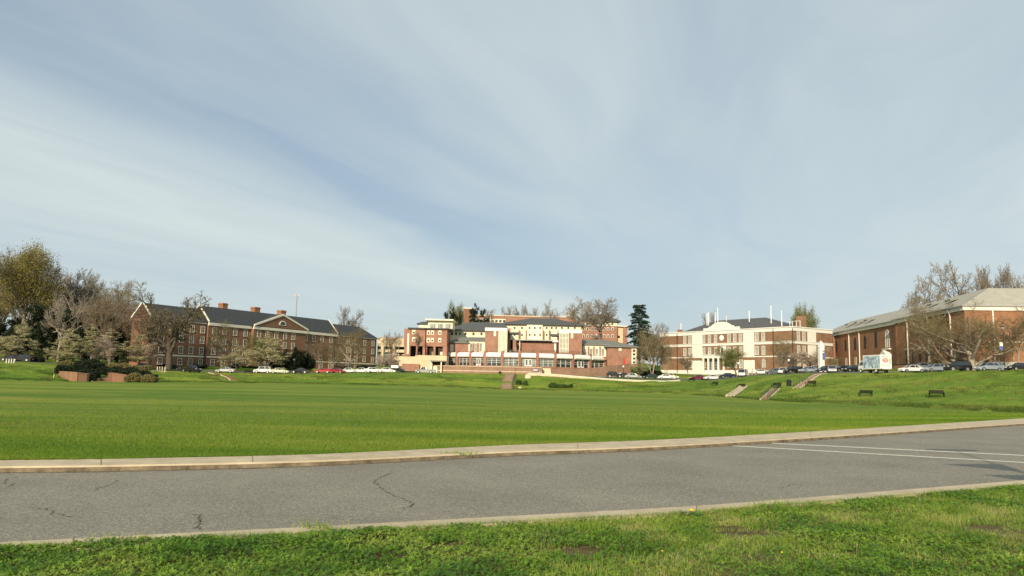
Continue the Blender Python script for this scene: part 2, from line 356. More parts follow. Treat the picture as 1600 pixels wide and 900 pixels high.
def herm(t, A):   # smooth interpolation across columns
    t = min(max(t, CT[0]), CT[-1]); i = int(np.clip(np.searchsorted(CT, t)-1, 0, len(CT)-2)); s = (t-CT[i])/(CT[i+1]-CT[i])
    def sl_(j):
        if j == 0 or j == len(CT)-1: return np.zeros(6)
        a = (A[j]-A[j-1])/(CT[j]-CT[j-1]); b = (A[j+1]-A[j])/(CT[j+1]-CT[j])
        return np.where(a*b > 0, 2*a*b/(a+b+1e-9*np.sign(a+b)), 0)
    h = CT[i+1]-CT[i]
    return (2*s**3-3*s*s+1)*A[i] + (s**3-2*s*s+s)*h*sl_(i) + (-2*s**3+3*s*s)*A[i+1] + (s**3-s*s)*h*sl_(i+1)
_pc = {}
def profile(t):
    k = round(t, 4)
    if k in _pc: return _pc[k]
    Y = herm(k, CY).copy(); Z = herm(k, CZ)
    yk = float(np.interp(k, KT, KY))
    Y[0] = max(Y[0], yk+3)
    for i in range(1, 6): Y[i] = max(Y[i], Y[i-1]+5)
    Ys = np.concatenate([[yk-3, yk, yk+(Y[0]-yk)*.5], Y, [1500]]); Zs = np.concatenate([[ZT-.01, ZT-.01, ZT-.01+(Z[0]-ZT)*.45], Z, [Z[-1]-2]])
    _pc[k] = (Ys, Zs); return _pc[k]
def ground(x, y):
    Ys, Zs = profile(x/y)
    return float((np.interp(y-1.3, Ys, Zs)+2*np.interp(y, Ys, Zs)+np.interp(y+1.3, Ys, Zs))/4) if y > Ys[1]+2 else float(np.interp(y, Ys, Zs))
def G(u, Y, v=590):
    x = tt(u, v)*Y; return Vector((x, Y, ground(x, Y)))
ts = np.linspace(-1.15, 1.1, 451)
rows = []
for t in ts:
    Ys, Zs = profile(float(t)); yk = Ys[1]
    rel = np.concatenate([np.linspace(yk, Ys[3]-3, 34), np.linspace(Ys[3]-2, Ys[5]+6, 46), np.linspace(Ys[5]+8, 345, 26), [450, 700, 1500]])
    rows.append([(t*y, y, ground(t*y, y)) for y in rel])
A = np.array(rows); n0, n1 = A.shape[:2]
rg = np.random.default_rng(3)
bumpz = rg.normal(0, 1, (n0, n1)); 
for _ in range(2): bumpz = (bumpz+np.roll(bumpz,1,0)+np.roll(bumpz,-1,0)+np.roll(bumpz,1,1)+np.roll(bumpz,-1,1))/5
msk = np.zeros((n0,n1)); msk[:, 36:78] = 1
A[:,:,2] += bumpz*msk*.28
ii, jj = np.meshgrid(np.arange(n0-1), np.arange(n1-1), indexing='ij')
idx = np.stack([ii*n1+jj, (ii+1)*n1+jj, (ii+1)*n1+jj+1, ii*n1+jj+1], -1).reshape(-1, 4)
lawn = link('lawn_ground', np_mesh('lawn_ground', A.reshape(-1,3), 4, True, idx), M['lawn']); tag(lawn, 'broad green lawn with grassy banks rising behind it', kind='structure')

def strip(name, a, b, za, zb, m_, kind='structure', label=None, sub=1):
    mb = MB(); n = len(a)
    mb.add([(p.x,p.y,za) for p in a]+[(p.x,p.y,zb) for p in b], [(i, i+1, n+i+1, n+i) for i in range(n-1)])
    return mb
# road between the kerbs
mb = strip('road', NF, FF, 0, 0, None)
road = mb.build('road', M['asphalt']); tag(road, 'grey asphalt road running along the lawn', kind='structure')
M['kerbdirt'] = mat('kerb_dirt', (.21,.165,.105), .95, var=.5, vscale=3.5, col2=(.09,.07,.045), detail=10)
def kerb(name, front, back, drop_back, label, dirty=True):
    mb = MB(); n = len(front)
    fr = [(p.x,p.y,ZT) for p in front]; bk = [(p.x,p.y,ZT) for p in back]
    fl = [(p.x,p.y,-.02) for p in front]; bl = [(p.x,p.y,ZT-drop_back) for p in back]
    # slightly rounded road-side edge
    dirs = []
    for i in range(n):
        d = Vector((back[i].x-front[i].x, back[i].y-front[i].y, 0)).normalized(); dirs.append(d)
    f2 = [(front[i].x-dirs[i].x*.015, front[i].y-dirs[i].y*.015, ZT-.03) for i in range(n)]
    fl = [(front[i].x-dirs[i].x*.035, front[i].y-dirs[i].y*.035, -.03) for i in range(n)]
    vs = bl+bk+fr+f2+fl; fs = []
    for r_ in range(4):
        for i in range(n-1): fs.append((r_*n+i, r_*n+i+1, (r_+1)*n+i+1, (r_+1)*n+i))
    mb.add(vs, fs); o = mb.build(name, M['concrete']); o.data.materials.append(M['kerbdirt'])
    if drop_back < .13 and dirty:
        for f in o.data.polygons[3*(n-1):]: f.material_index = 1
    tag(o, label, kind='structure'); return o
kerb('kerb', FF, FB, .12, 'wide pale concrete kerb on the lawn side of the road')
kerb('kerb', NF, NBk, .12, 'narrow pale concrete kerb beside the near grass verge')
# dirt along the foot of the far kerb
vs = []; n = len(FF)
for i in range(n):
    d = (FB[i]-FF[i]); d = Vector((d.x,d.y,0)).normalized(); w0 = .05+.10*(.5+.5*math.sin(i*.9)*math.sin(i*.37+1))
    vs += [(FF[i].x-d.x*.02, FF[i].y-d.y*.02, .004), (FF[i].x-d.x*(.03+w0), FF[i].y-d.y*(.03+w0), .004)]
gd = MB().add(vs, [(2*i+1, 2*i+3, 2*i+2, 2*i) for i in range(n-1)]).build('gutter_dirt', M['kerbdirt']); tag(gd, 'strip of brown dirt along the foot of the far kerb', kind='structure')
# joints across the kerb tops
def joint(A_, B_, i, label):
    a, b = A_[i], B_[i]; t_ = (A_[i+1]-A_[i]).normalized()*.006
    o = MB().add([(a.x-t_.x,a.y-t_.y,ZT+.003),(a.x+t_.x,a.y+t_.y,ZT+.003),(b.x+t_.x,b.y+t_.y,ZT+.003),(b.x-t_.x,b.y-t_.y,ZT+.003)],[(0,1,2,3)]).build('kerb_joint', M['crack']); tag(o, label, kind='structure')
for i in (12, 17, 28, 39): joint(FF, FB, i, 'dark joint across the far kerb')
for i in (10, 19, 32): joint(NF, NBk, i, 'dark joint across the near kerb')
# near verge ground
ext = [Vector((p.x, p.y, 0)) for p in NBk]
mb = MB(); n = len(ext); base = [(p.x,p.y,ZT-.05) for p in ext]
vv = []
for j in range(9):
    for p in ext:
        f_ = j/8; yb = p.y*(1-f_) + (-60)*f_ if j == 8 else p.y - f_*6
        vv.append((p.x, yb, ZT-.05 + (.03*math.sin(p.x*1.7+j*1.3) if 0 < j < 8 else 0)))
mb.add(vv, [(j*n+i+1, j*n+i, (j+1)*n+i, (j+1)*n+i+1) for j in range(8) for i in range(n-1)])
vg = mb.build('verge_ground', M['vergegr'], smooth=True); tag(vg, 'near grass verge ground in the foreground', kind='structure')
nbx = np.array([p.x for p in ext]); nby = np.array([p.y for p in ext])
# painted lines
M['paint'] = mat('road_paint', (.80,.76,.62), .8, var=.12, vscale=11, col2=(.50,.47,.38), detail=9)
def pline(u0,v0,u1,v1,w_, label):
    a = PZ(u0,v0,.004); b = PZ(u1,v1,.004); d = (b-a); b = b + d*.35; d.normalize(); s = Vector((-d.y,d.x,0))*w_/2
    mb = MB().add([a-s, b-s, b+s, a+s], [(0,1,2,3)]); o = mb.build('road_line', M['paint'])
    for v_ in o.data.vertices: v_.co.z = .004
    tag(o, label, kind='structure')
pline(1128,695.5,1600,722.5,.21,'nearer white painted line slanting across the road')
pline(1196,692,1600,711.5,.24,'farther white painted line slanting across the road')
# cracks with dirt in the asphalt
def crack(pts, w_, label):
    r_ = random.Random(len(pts)*7+int(pts[0][0]))
    w3 = []
    for i in range(len(pts)-1):
        a = PZ(*pts[i], .004); b = PZ(*pts[i+1], .004)
        for k in range(7):
            p = a.lerp(b, k/7); w3.append(Vector((p.x+r_.gauss(0,.02), p.y+r_.gauss(0,.05), .004)))
    L_, R_ = [], []
    for i, p in enumerate(w3):
        d = (w3[min(i+1,len(w3)-1)]-w3[max(i-1,0)]).normalized(); s = Vector((-d.y,d.x,0))*w_*r_.uniform(.15,1)*.32
        L_.append(p+s); R_.append(p-s)
    n = len(w3); o = MB().add(L_+R_, [(i,i+1,n+i+1,n+i)[::-1] for i in range(n-1)]).build('road_crack', M['crack']); tag(o, label, kind='structure')
crack([(612,738),(588,750),(592,762),(612,774),(640,782),(646,789),(630,795)], .055, 'winding dirt-filled crack in the asphalt near the middle')
crack([(305,803),(312,812),(308,822),(316,830)], .05, 'short crack beside the near kerb')
crack([(150,765),(175,755),(190,748)], .03, 'faint crack at the left')
crack([(20,745),(8,752),(22,760)], .035, 'faint crack at the left edge')
crack([(50,792),(75,797),(95,805),(130,808)], .05, 'dirt-stained crack at lower left')
crack([(1215,762),(1240,757),(1262,760)], .03, 'faint crack in the right half of the road')

# ------------------------------------------------------------------ vegetation in the foreground (stuff)
rng = np.random.default_rng(11)
def verge_pts(n, ymin=4.2, ymax=20, xr=19):
    n = int(n*1.35); X = rng.uniform(-xr, xr, n*3); lim = np.interp(X, nbx, nby)-.0
    Y = lim - rng.uniform(0, 1, n*3)**1.15*(5.2)
    ok = (Y > ymin*.9) & ((np.abs(X/Y) < .80) | ((X/Y < 1.7) & (X/Y > -1.4) & (rng.uniform(0, 1, n*3) < .45)))
    X, Y = X[ok][:n], Y[ok][:n]; return X, Y
def fbm(X, Y, s, seed):
    r_ = np.random.default_rng(seed); o = np.zeros_like(X)
    for k in range(5):
        a = r_.uniform(0, 6.28, 3); th = r_.uniform(0, 3.14); f_ = s*1.9**k
        o += np.sin((X*np.cos(th)+Y*np.sin(th))*f_+a[0])*np.cos((-X*np.sin(th)+Y*np.cos(th))*f_*.8+a[1])/1.5**k
    return o
bare = [(PZ(893,863,.05),.30,.22),(PZ(1160,838,.05),.30,.20),(PZ(700,858,.05),.2,.14),(PZ(1330,868,.05),.14,.1),(PZ(1140,826,.05),.25,.12),(PZ(1530,828,.05),.26,.2),(PZ(585,852,.05),.16,.12)]
def bare_mask(X, Y):
    mk = np.ones_like(X, bool)
    for c, a, b in bare: mk &= ((X-c.x)/a)**2 + ((Y-c.y)/b)**2 + .5*fbm(X, Y, 6, 4) > 1
    return mk
gl = fbm(np.array([0.]), np.array([0.]), 1, 1)
# clover: three leaflets on a stem height
nC = 190000
X, Y = verge_pts(nC); dens = fbm(X, Y, 1.1, 5)
keep = bare_mask(X, Y) & (dens + .7*rng.normal(0, 1, len(X)) > -.1 + np.where(X < -.5, -1.5, 0)); X, Y = X[keep], Y[keep]
h = ZT-.04 + rng.uniform(.005, .055, len(X)) + .025*np.clip(fbm(X, Y, 3, 9), -1, 1.5) + np.where(X < -.3, .02, 0)
quads = []
an0 = rng.uniform(0, 6.28, len(X)); sz = rng.uniform(.006, .0125, len(X))
tx, ty = rng.normal(0, .45, len(X)), rng.normal(0, .45, len(X))
for k in range(3):
    an = an0 + k*2.094; ca, sa = np.cos(an), np.sin(an)
    loc = []
    for (a, b) in ((0,0),(1.0,-.72),(1.75,0),(1.0,.72)):
        dx = (a*ca - b*sa)*sz; dy = (a*sa + b*ca)*sz
        loc.append(np.stack([X+dx, Y+dy, h + dx*tx + dy*ty], -1))
    quads.append(np.stack(loc, 1))
Q = np.concatenate(quads); cl_o = link('clover', np_mesh('clover', Q.reshape(-1,3), 4), M['clover']); tag(cl_o, 'low clover leaves covering the near verge', 'ground cover', kind='stuff')
# blades of verge grass
def blades(X, Y, Z, hgt, wid, lean, name, m_, label, segs=2):
    n = len(X); an = rng.uniform(0, 6.28, n); la = rng.uniform(0, 6.28, n); ll = np.abs(rng.normal(0, lean, n))*hgt
    ca, sa = np.cos(an)*wid, np.sin(an)*wid; lx, ly = np.cos(la)*ll, np.sin(la)*ll
    p0 = np.stack([X-ca, Y-sa, Z], -1); p1 = np.stack([X+ca, Y+sa, Z], -1)
    p2 = np.stack([X+ca*.7+lx*.35, Y+sa*.7+ly*.35, Z+hgt*.6], -1); p3 = np.stack([X-ca*.7+lx*.35, Y-sa*.7+ly*.35, Z+hgt*.6], -1)
    p4 = np.stack([X+ca*.1+lx, Y+sa*.1+ly, Z+hgt*.95], -1); p5 = np.stack([X-ca*.1+lx, Y-sa*.1+ly, Z+hgt*.95], -1)
    V = np.stack([p0,p1,p2,p3,p4,p5], 1).reshape(-1, 3); b_ = (np.arange(n)*6)[:, None]
    I = np.concatenate([b_+np.array([[0,1,2,3]]), b_+np.array([[3,2,4,5]])], 1)
    o = link(name, np_mesh(name, V, 4, False, I.ravel()), m_); tag(o, label, 'grass', kind='stuff'); return o
X, Y = verge_pts(170000); d_ = -fbm(X, Y, 1.1, 5)
k_ = bare_mask(X, Y) & (d_ + .6*rng.normal(0, 1, len(X)) > np.where(X < -.5, 1.0, -.35)); X, Y = X[k_], Y[k_]
hg = rng.uniform(.03, .085, len(X))*(1+.35*np.clip(fbm(X, Y, 2.3, 31), -1, 1))
blades(X, Y, np.full(len(X), ZT-.05), hg, rng.uniform(.0018,.0035,len(X)), .75, 'verge_grass', M['blade'], 'tufts of green grass blades among the clover')
# lawn blades just behind the far kerb, thinning out with distance
nL = 210000
tl = rng.uniform(-.74, .74, nL); yk = np.interp(tl, KT, KY); dd = np.minimum(rng.exponential(.33, nL), 2.2)
Yl = yk + dd*np.clip(1.3*yk, 16, 34); Xl = tl*Yl
Zl = np.array([np.interp(y, *[a for a in profile(float(round(t_, 2)))]) for t_, y in zip(tl, Yl)])
sc_ = np.clip(Yl/13, 1, 4)
blades(Xl, Yl, Zl, rng.uniform(.02,.05,nL)*sc_**.35, .003*sc_, .7, 'lawn_grass', M['lawnb'], 'short mown lawn blades behind the kerb')
# taller tufts on the banks
nb = 150000; tb = rng.uniform(-.74, .74, nb); fr = np.where(rng.uniform(0, 1, nb) < .22, rng.uniform(0, .10, nb), rng.uniform(0, 1, nb))
PT = {}
Xb, Yb_, Zb_ = np.zeros(nb), np.zeros(nb), np.zeros(nb)
for i in range(nb):
    t_ = round(float(tb[i]), 3)
    if t_ not in PT: PT[t_] = profile(t_)
    Ys, Zs = PT[t_]; y = Ys[3]-.5 + fr[i]*(Ys[5]-Ys[3]+1); x = tb[i]*y; Xb[i], Yb_[i], Zb_[i] = x, y, np.interp(y, Ys, Zs)-.12
cl_ = fbm(Xb, Yb_, .35, 77) + .5*rng.normal(0, 1, nb); kk = (cl_ > .1) | (fr < .1); Xb, Yb_, Zb_ = Xb[kk], Yb_[kk], Zb_[kk]
blades(Xb, Yb_, Zb_, rng.uniform(.18,.42,len(Xb)), rng.uniform(.02,.05,len(Xb)), .9, 'bank_grass', M['bankb'], 'rougher tufts of grass on the banks round the lawn')
# grass creeping over both kerbs, and grit along the gutters
def along_edge(A_, n, side):
    xs = np.array([(q.x, q.y) for q in A_[1:-1]]); k = rng.uniform(0, len(xs)-1.01, n); i = k.astype(int); f_ = (k-i)[:, None]
    pt = xs[i]*(1-f_)+xs[i+1]*f_; w_ = np.abs(rng.normal(0, 1, n))*(.35+.65*(fbm(pt[:,0], pt[:,1], 1.3, 41) > .3)); return pt[:,0], pt[:,1] + side*w_
ex, ey = along_edge(FB, 16000, -.045); blades(ex, ey, np.full(len(ex), ZT-.02), rng.uniform(.03,.07,len(ex)), rng.uniform(.002,.006,len(ex)), .9, 'edge_grass', M['lawnb'], 'lawn grass creeping over the back of the far kerb')
ex, ey = along_edge(NBk, 9000, .03); blades(ex, ey, np.full(len(ex), ZT-.04), rng.uniform(.05,.10,len(ex)), rng.uniform(.002,.004,len(ex)), .9, 'edge_grass', M['blade'], 'verge grass leaning over the near kerb')
gx, gy = along_edge(FF, 5000, -.10); gx2, gy2 = along_edge(NF, 5000, .07); gx = np.concatenate([gx, gx2]); gy = np.concatenate([gy, gy2])
rx_ = rng.uniform(-11, 20, 900); gx = np.concatenate([gx, rx_]); gy = np.concatenate([gy, np.interp(rx_, nbx, nby)+rng.uniform(.3, 6, 900)])
n = len(gx); s1 = rng.uniform(.003,.011,n); a1 = rng.uniform(0,6.28,n); zt_ = np.full(n, .006)
Vg = np.stack([np.stack([gx+s1*np.cos(a1+k*1.57)*(1 if k%2 else .7), gy+s1*np.sin(a1+k*1.57)*(1 if k%2 else .7), zt_+s1*.4*(k==1)], -1) for k in range(4)], 1)
M['grit'] = leafmat('grit', [(.05,.045,.035),(.16,.12,.08),(.38,.33,.26),(.55,.5,.42)], 0, .9)
gr = link('grit', np_mesh('grit', Vg.reshape(-1,3), 4), M['grit']); tag(gr, 'loose grit and bits of dead leaf along the gutters', 'grit', kind='stuff')
# weeds growing on the kerb edge
def weed(u, v, n, r_, hh, label, z=.0, m_=None):
    c = PZ(u, v, z); X = c.x + rng.normal(0, r_, n); Y = c.y + rng.normal(0, r_*.3, n)
    o = blades(X, Y, np.full(n, z), rng.uniform(hh*.4, hh, n), rng.uniform(.003,.008,n), 1.0, 'weed', m_ or M['blade'], label)
    o['category'] = 'weed'
weed(118,729,60,.10,.15,'small grass weed on the far kerb at the left')
weed(18,731,60,.12,.09,'dark low weed on the far kerb near the left edge')
weed(715,710,120,.25,.10,'spreading grass weed on the far kerb near the middle', .08)
weed(500,832,80,.12,.16,'leafy weed leaning over the near kerb at the left',.06)
weed(1212,795,90,.22,.16,'tall grass tuft beside the near kerb',.06)
weed(1265,795,40,.12,.13,'lower grass tuft beside the near kerb',.06)
weed(205,850,60,.2,.14,'tuft over the near kerb at far left',.06)
# dandelion
c = PZ(1077,803,.1); t = empty('dandelion', (c.x, c.y-.08, .06)); tag(t, 'yellow dandelion with broad leaves beside the near kerb', 'flower')
mb = MB(); mb.tube((0,0,0),(.01,0,.09),.003,.003,5); mb.build('stem', M['blade'], t)
mb = MB()
for k in range(16):
    a = k/16*6.283; mb.add([(.01,0,.092),(.01+.032*math.cos(a-.15),.032*math.sin(a-.15),.10),(.01+.04*math.cos(a),.04*math.sin(a),.098),(.01+.032*math.cos(a+.15),.032*math.sin(a+.15),.10)],[(0,1,2,3)])
mb.lathe([(.012,.09),(.022,.10),(.012,.112)],8,(.01,0)); mb.build('flower_head', M['yellow'], t)
mb = MB()
for k in range(26):
    a = random.uniform(0,6.28); r_ = random.uniform(.06,.17); cx, cy, cz = r_*math.cos(a), r_*.6*math.sin(a), random.uniform(.0,.09); q_ = random.uniform(.018,.035)
    mb.add([(cx+q_*math.cos(b),cy+q_*math.sin(b),cz+.3*q_*math.sin(b+a)) for b in (0,1.05,2.1,3.14,4.2,5.2)],[(0,1,2,3,4,5)])
mb.build('leaves', M['clover'], t)
for i,(u,v) in enumerate([(1222,874),(1035,872)]):
    c = PZ(u,v,.05); t = empty('dandelion', (c.x,c.y,.05)); tag(t, ['small yellow flower low in the verge right of the bare soil','tiny yellow flower near the bottom of the verge'][i], 'flower')
    MB().tube((0,0,0),(0,0,.06),.002,.002,5).build('stem', M['blade'], t); MB().lathe([(.004,.06),(.012,.065),(.004,.072)],7).build('flower_head', M['yellow'], t)
for i,(u,v) in enumerate([(1338,868),(1302,885)]):
    c = PZ(u,v,.05); t = empty('seed_head', (c.x,c.y,.05)); tag(t, ['pale stalk with a small seed head in the verge','second pale seed stalk nearest the bottom edge'][i], 'weed')
    MB().tube((0,0,0),(.01,0,.09),.0015,.0015,5).build('stem', M['barkp'], t); MB().lathe([(.002,.085),(.006,.095),(.005,.108),(.002,.115)],7,(.01,0)).build('head', M['barkp'], t)

# ------------------------------------------------------------------ buildings
_wc = {}
def win_meshes(w_, h_, style, fr=None):
    key = (round(w_,2), round(h_,2), style)
    if key in _wc: return _wc[key]
    mb = MB(); t = .13 if w_ > .9 else .09; a = w_/2; hh = h_/2
    if style.startswith('arch'):
        k = 8; out = [(a, -hh)]+[(a*math.cos(math.pi*i/k), hh-a*1.2+a*1.5*math.sin(math.pi*i/k)) for i in range(k+1)]+[(-a, -hh)]
        inn = [(x*(a-t)/a, z if i in (0, len(out)-1) else z-t*.6) for i, (x, z) in enumerate(out)]; n = len(out)
        mb.add([(x,-.07,z) for x,z in out]+[(x,-.07,z) for x,z in inn]+[(x,.05,z) for x,z in out]+[(x,.05,z) for x,z in inn],
               [f for i in range(n-1) for f in ((i,i+1,n+i+1,n+i),(2*n+i,2*n+i+1,i+1,i),(n+i,n+i+1,3*n+i+1,3*n+i))])
        pn = MB().add([(x,-.012,z) for x,z in inn], [tuple(range(n))])
        if style == 'arch': mb.box(-.035,.035,-.06,-.01,-hh,hh-a*.3); mb.box(-a+t,a-t,-.06,-.01,-.03,.03)
    else:
        mb.box(-a, -a+t, -.07, .05, -hh, hh); mb.box(a-t, a, -.07, .05, -hh, hh)
        mb.box(-a+t, a-t, -.07, .05, hh-t, hh); mb.box(-a-.08, a+.08, -.13, .05, -hh-.06, -hh+t*.8)
        if 'm' in style:
            mb.box(-a+t, a-t, -.055, -.012, -.04, .04); mb.box(-.03, .03, -.05, -.014, -hh+t, hh-t)
            mb.box(-a+t, a-t, -.05, -.016, hh*.5-.02, hh*.5+.02); mb.box(-a+t, a-t, -.05, -.016, -hh*.5-.02, -hh*.5+.02)
        pn = MB().box(-a+t*.8, a-t*.8, -.008, .02, -hh+t*.6, hh-t*.7)
    _wc[key] = (mb.mesh('window'), pn.mesh('pane')); return _wc[key]
class Bld:
    def __init__(s, label, cat, P0, P1, base, name='brick_building'):
        s.O = Vector((P0.x, P0.y, base)); d = Vector((P1.x-P0.x, P1.y-P0.y, 0)); s.L = d.length; s.d = d.normalized(); s.n = Vector((-s.d.y, s.d.x, 0))  # away from viewer
        s.e = empty(name, s.O, math.atan2(s.d.y, s.d.x)); tag(s.e, label, cat)
    def at(s, u, v, off=0):   # local (x, z) where pixel ray meets facade plane shifted inward by off
        dr = ray(u, v); k = ((s.O + s.n*off - EYE).dot(s.n))/dr.dot(s.n); p = EYE + dr*k
        return (p-s.O).dot(s.d), p.z-s.O.z
    def part(s, name, mb, m_, parent=None, label=None, smooth=False):
        o = mb.build(name, M[m_] if isinstance(m_, str) else m_, parent or s.e, smooth)
        if label: o['label'] = label
        return o
    def win(s, x, z, w_, h_, style='m', pm='pane', fm='trim', y=0, rz=0, name='window'):
        a, b = win_meshes(w_, h_, style); key = (fm, pm)
        o = link(name, a, M[fm], s.e); o.location = (x, y, z); o.rotation_euler = (0, 0, rz)
        if not b.materials: b.materials.append(M[pm])
        c = link('pane', b, None, o)
        if b.materials[0] != M[pm]:
            c.material_slots[0].link = 'OBJECT'; c.material_slots[0].material = M[pm]
        if a.materials[0] != M[fm]:
            o.material_slots[0].link = 'OBJECT'; o.material_slots[0].material = M[fm]
        return o
def gable_roof(mb, x0, x1, y0, y1, z, h_, ov=.4, hipL=0, hipR=0, t=.15):
    ym = (y0+y1)/2
    a = [(x0-(ov if hipL else .1),y0-ov,z),(x1+(ov if hipR else .1),y0-ov,z),(x1+(ov if hipR else .1),y1+ov,z),(x0-(ov if hipL else .1),y1+ov,z)]
    r0 = (x0+hipL-(0 if hipL else .1), ym, z+h_); r1 = (x1-hipR+(0 if hipR else .1), ym, z+h_)
    lo = [(x,y,zz-t) for x,y,zz in a]
    mb.add(a+[r0,r1]+lo, [(0,1,5,4),(2,3,4,5),(1,2,5),(3,0,4),(6,9,8,7),(0,6,7,1),(1,7,8,2),(2,8,9,3),(3,9,6,0)])

# ---- left dormitory
Pa = Vector((-97.4, 205, 0)); Pb = Vector((-52.3, 291, 0)); B = Bld('long four storey brick building with white pediment and red chimneys on the left', 'building', Pa, Pb, 3.2)
D = 8.5; EV = 13.0
x1 = B.at(325,520)[0]; x2 = B.at(392,520)[0]; x3 = B.at(474,520)[0]; x4 = B.at(527,525)[0]; L = B.at(590,540)[0]
mb = MB()
mb.box(0, x1, 0.6, D, -1.5, EV-.3); mb.box(x1, x2, 0, D, -1.5, EV-.3); mb.box(x2, x3, -1.2, D, -1.5, EV-.3); mb.box(x3, x4, 0, D, -1.5, EV-.3); mb.box(x4, L, 0.6, D, -1.5, EV-.3)
mb.prismX([(.6,EV-.3),(D,EV-.3),(D/2+.3,EV+3.9)], 0, .35)
B.part('wall', mb, 'brickL')
mb = MB(); gable_roof(mb, 0.1, x1, .6, D, EV+.02, 4.2, .35, 0, 0); gable_roof(mb, x4, L, .6, D, EV+.02, 4.1, .35, 0, 6.0)
gable_roof(mb, x1+.15, x4-.1, 0, D, EV+.3, 4.9, .4)
B.part('roof', mb, 'slate')
# pediment
px0, px1, apx = x2, x3, (x2+x3)/2
mb = MB(); ph = 4.2
mb.prismY([(px0-.3,EV+.35),(px1+.3,EV+.35),(apx,EV+.35+ph)], -1.55, D/2); B.part('roof', mb, 'slate', label='roof over the pediment')
mb = MB(); mb.prismY([(px0+.3,EV+.3),(px1-.3,EV+.3),(apx,EV+ph-.2)], -1.7, -1.58)
ped = B.part('pediment', mb, 'brickL')
mb = MB()
for sx, ex in ((px0-.4, apx), (px1+.4, apx)):
    mb.hexa([(sx,-1.95,EV+.2),(ex,-1.95,EV+ph+.1),(ex,-1.5,EV+ph+.1),(sx,-1.5,EV+.2)] if sx < ex else [(ex,-1.95,EV+ph+.1),(sx,-1.95,EV+.2),(sx,-1.5,EV+.2),(ex,-1.5,EV+ph+.1)],
            [(sx,-1.95,EV+.75),(ex,-1.95,EV+ph+.75),(ex,-1.5,EV+ph+.75),(sx,-1.5,EV+.75)] if sx < ex else [(ex,-1.95,EV+ph+.75),(sx,-1.95,EV+.75),(sx,-1.5,EV+.75),(ex,-1.5,EV+ph+.75)])
B.part('raking_cornice', mb, 'trim')
k = 10; rr = 1.6
out = [(apx+rr*math.cos(math.pi*i/k), EV+1.2+rr*.95*math.sin(math.pi*i/k)) for i in range(k+1)]; inn = [(apx+(x-apx)*.68, EV+1.38+(z-EV-1.2)*.66) for x, z in out]
o = B.part('lunette_window', MB().prismY(out, -1.82, -1.7), 'trim'); B.part('pane', MB().prismY(inn, -1.85, -1.822), 'pane', o)
# cornices, bands
def segs(fn):
    mb = MB(); fn(mb, 0, x1, .6); fn(mb, x1, x2, 0); fn(mb, x2, x3, -1.2); fn(mb, x3, x4, 0); fn(mb, x4, L, .6); return mb
mb = MB()
for a, b, y in ((x1-.1, x2, 0), (x2-.3, x3+.3, -1.2), (x3, x4+.1, 0)): mb.box(a, b, y-.42, y+.02, EV-.75, EV+.12)
for a, b, y in ((-.1, x1-.1, .6), (x4+.1, L+.1, .6)): mb.box(a, b, y-.25, y+.02, EV-.4, EV-.12)
B.part('cornice', mb, 'trim')
B.part('string_course', segs(lambda q, a, b, y: q.box(a+.01, b-.01, y-.07, y+.02, 2.85, 3.25)), 'trim')
for xg, y0_, zz, hh in ((x1, -.3, EV+.1, 5.1), (x4, -.3, EV+.1, 5.1), (-.12, .35, EV-.1, 4.4)):
    ym = D/2+.1; mb = MB()
    mb.hexa([(xg-.18,y0_,zz),(xg+.18,y0_,zz),(xg+.18,ym,zz+hh),(xg-.18,ym,zz+hh)], [(xg-.18,y0_,zz+.5),(xg+.18,y0_,zz+.5),(xg+.18,ym,zz+hh+.4),(xg-.18,ym,zz+hh+.4)])
    mb.hexa([(xg-.18,ym,zz+hh),(xg+.18,ym,zz+hh),(xg+.18,D+.3,zz),(xg-.18,D+.3,zz)], [(xg-.18,ym,zz+hh+.4),(xg+.18,ym,zz+hh+.4),(xg+.18,D+.3,zz+.5),(xg-.18,D+.3,zz+.5)]); B.part('gable_trim', mb, 'trim')
for u, wd in ((348, 1.9), (399, 2.2), (440, 2.2)):
    x, _ = B.at(u, 486, 6); o = B.part('chimney', MB().box(x-wd/2, x+wd/2, 5.0, 7.0, EV+3.5, EV+6.9).box(x-wd/2-.12, x+wd/2+.12, 4.9, 7.1, EV+6.4, EV+6.7), 'brickR')
rowz = [1.45, 4.75, 7.85, 10.9]
ux = [(252,.6),(267,.6),(283,.6),(299,.6),(315.5,.6)] + [(334,0),(350,0),(366.5,0),(383,0)] + [(404,-1.2),(417,-1.2),(431,-1.2),(445,-1.2),(458,-1.2)] + [(477.5,0),(490,0),(503,0),(517,0)] + [(530.5,.6),(544,.6),(557,.6),(570,.6),(583,.6)]
for u, y in ux:
    x, _ = B.at(u, 535, y)
    for z in rowz: B.win(x, z, 1.5, 2.05 if z > 2 else 1.9, 'm', y=y)
for xx, yy in ((x4+.35,.5),(L-.5,.5),(x1-.4,.5)): B.part('downpipe', MB().box(xx-.08, xx+.08, yy-.12, yy, 0, EV-.5), 'black')

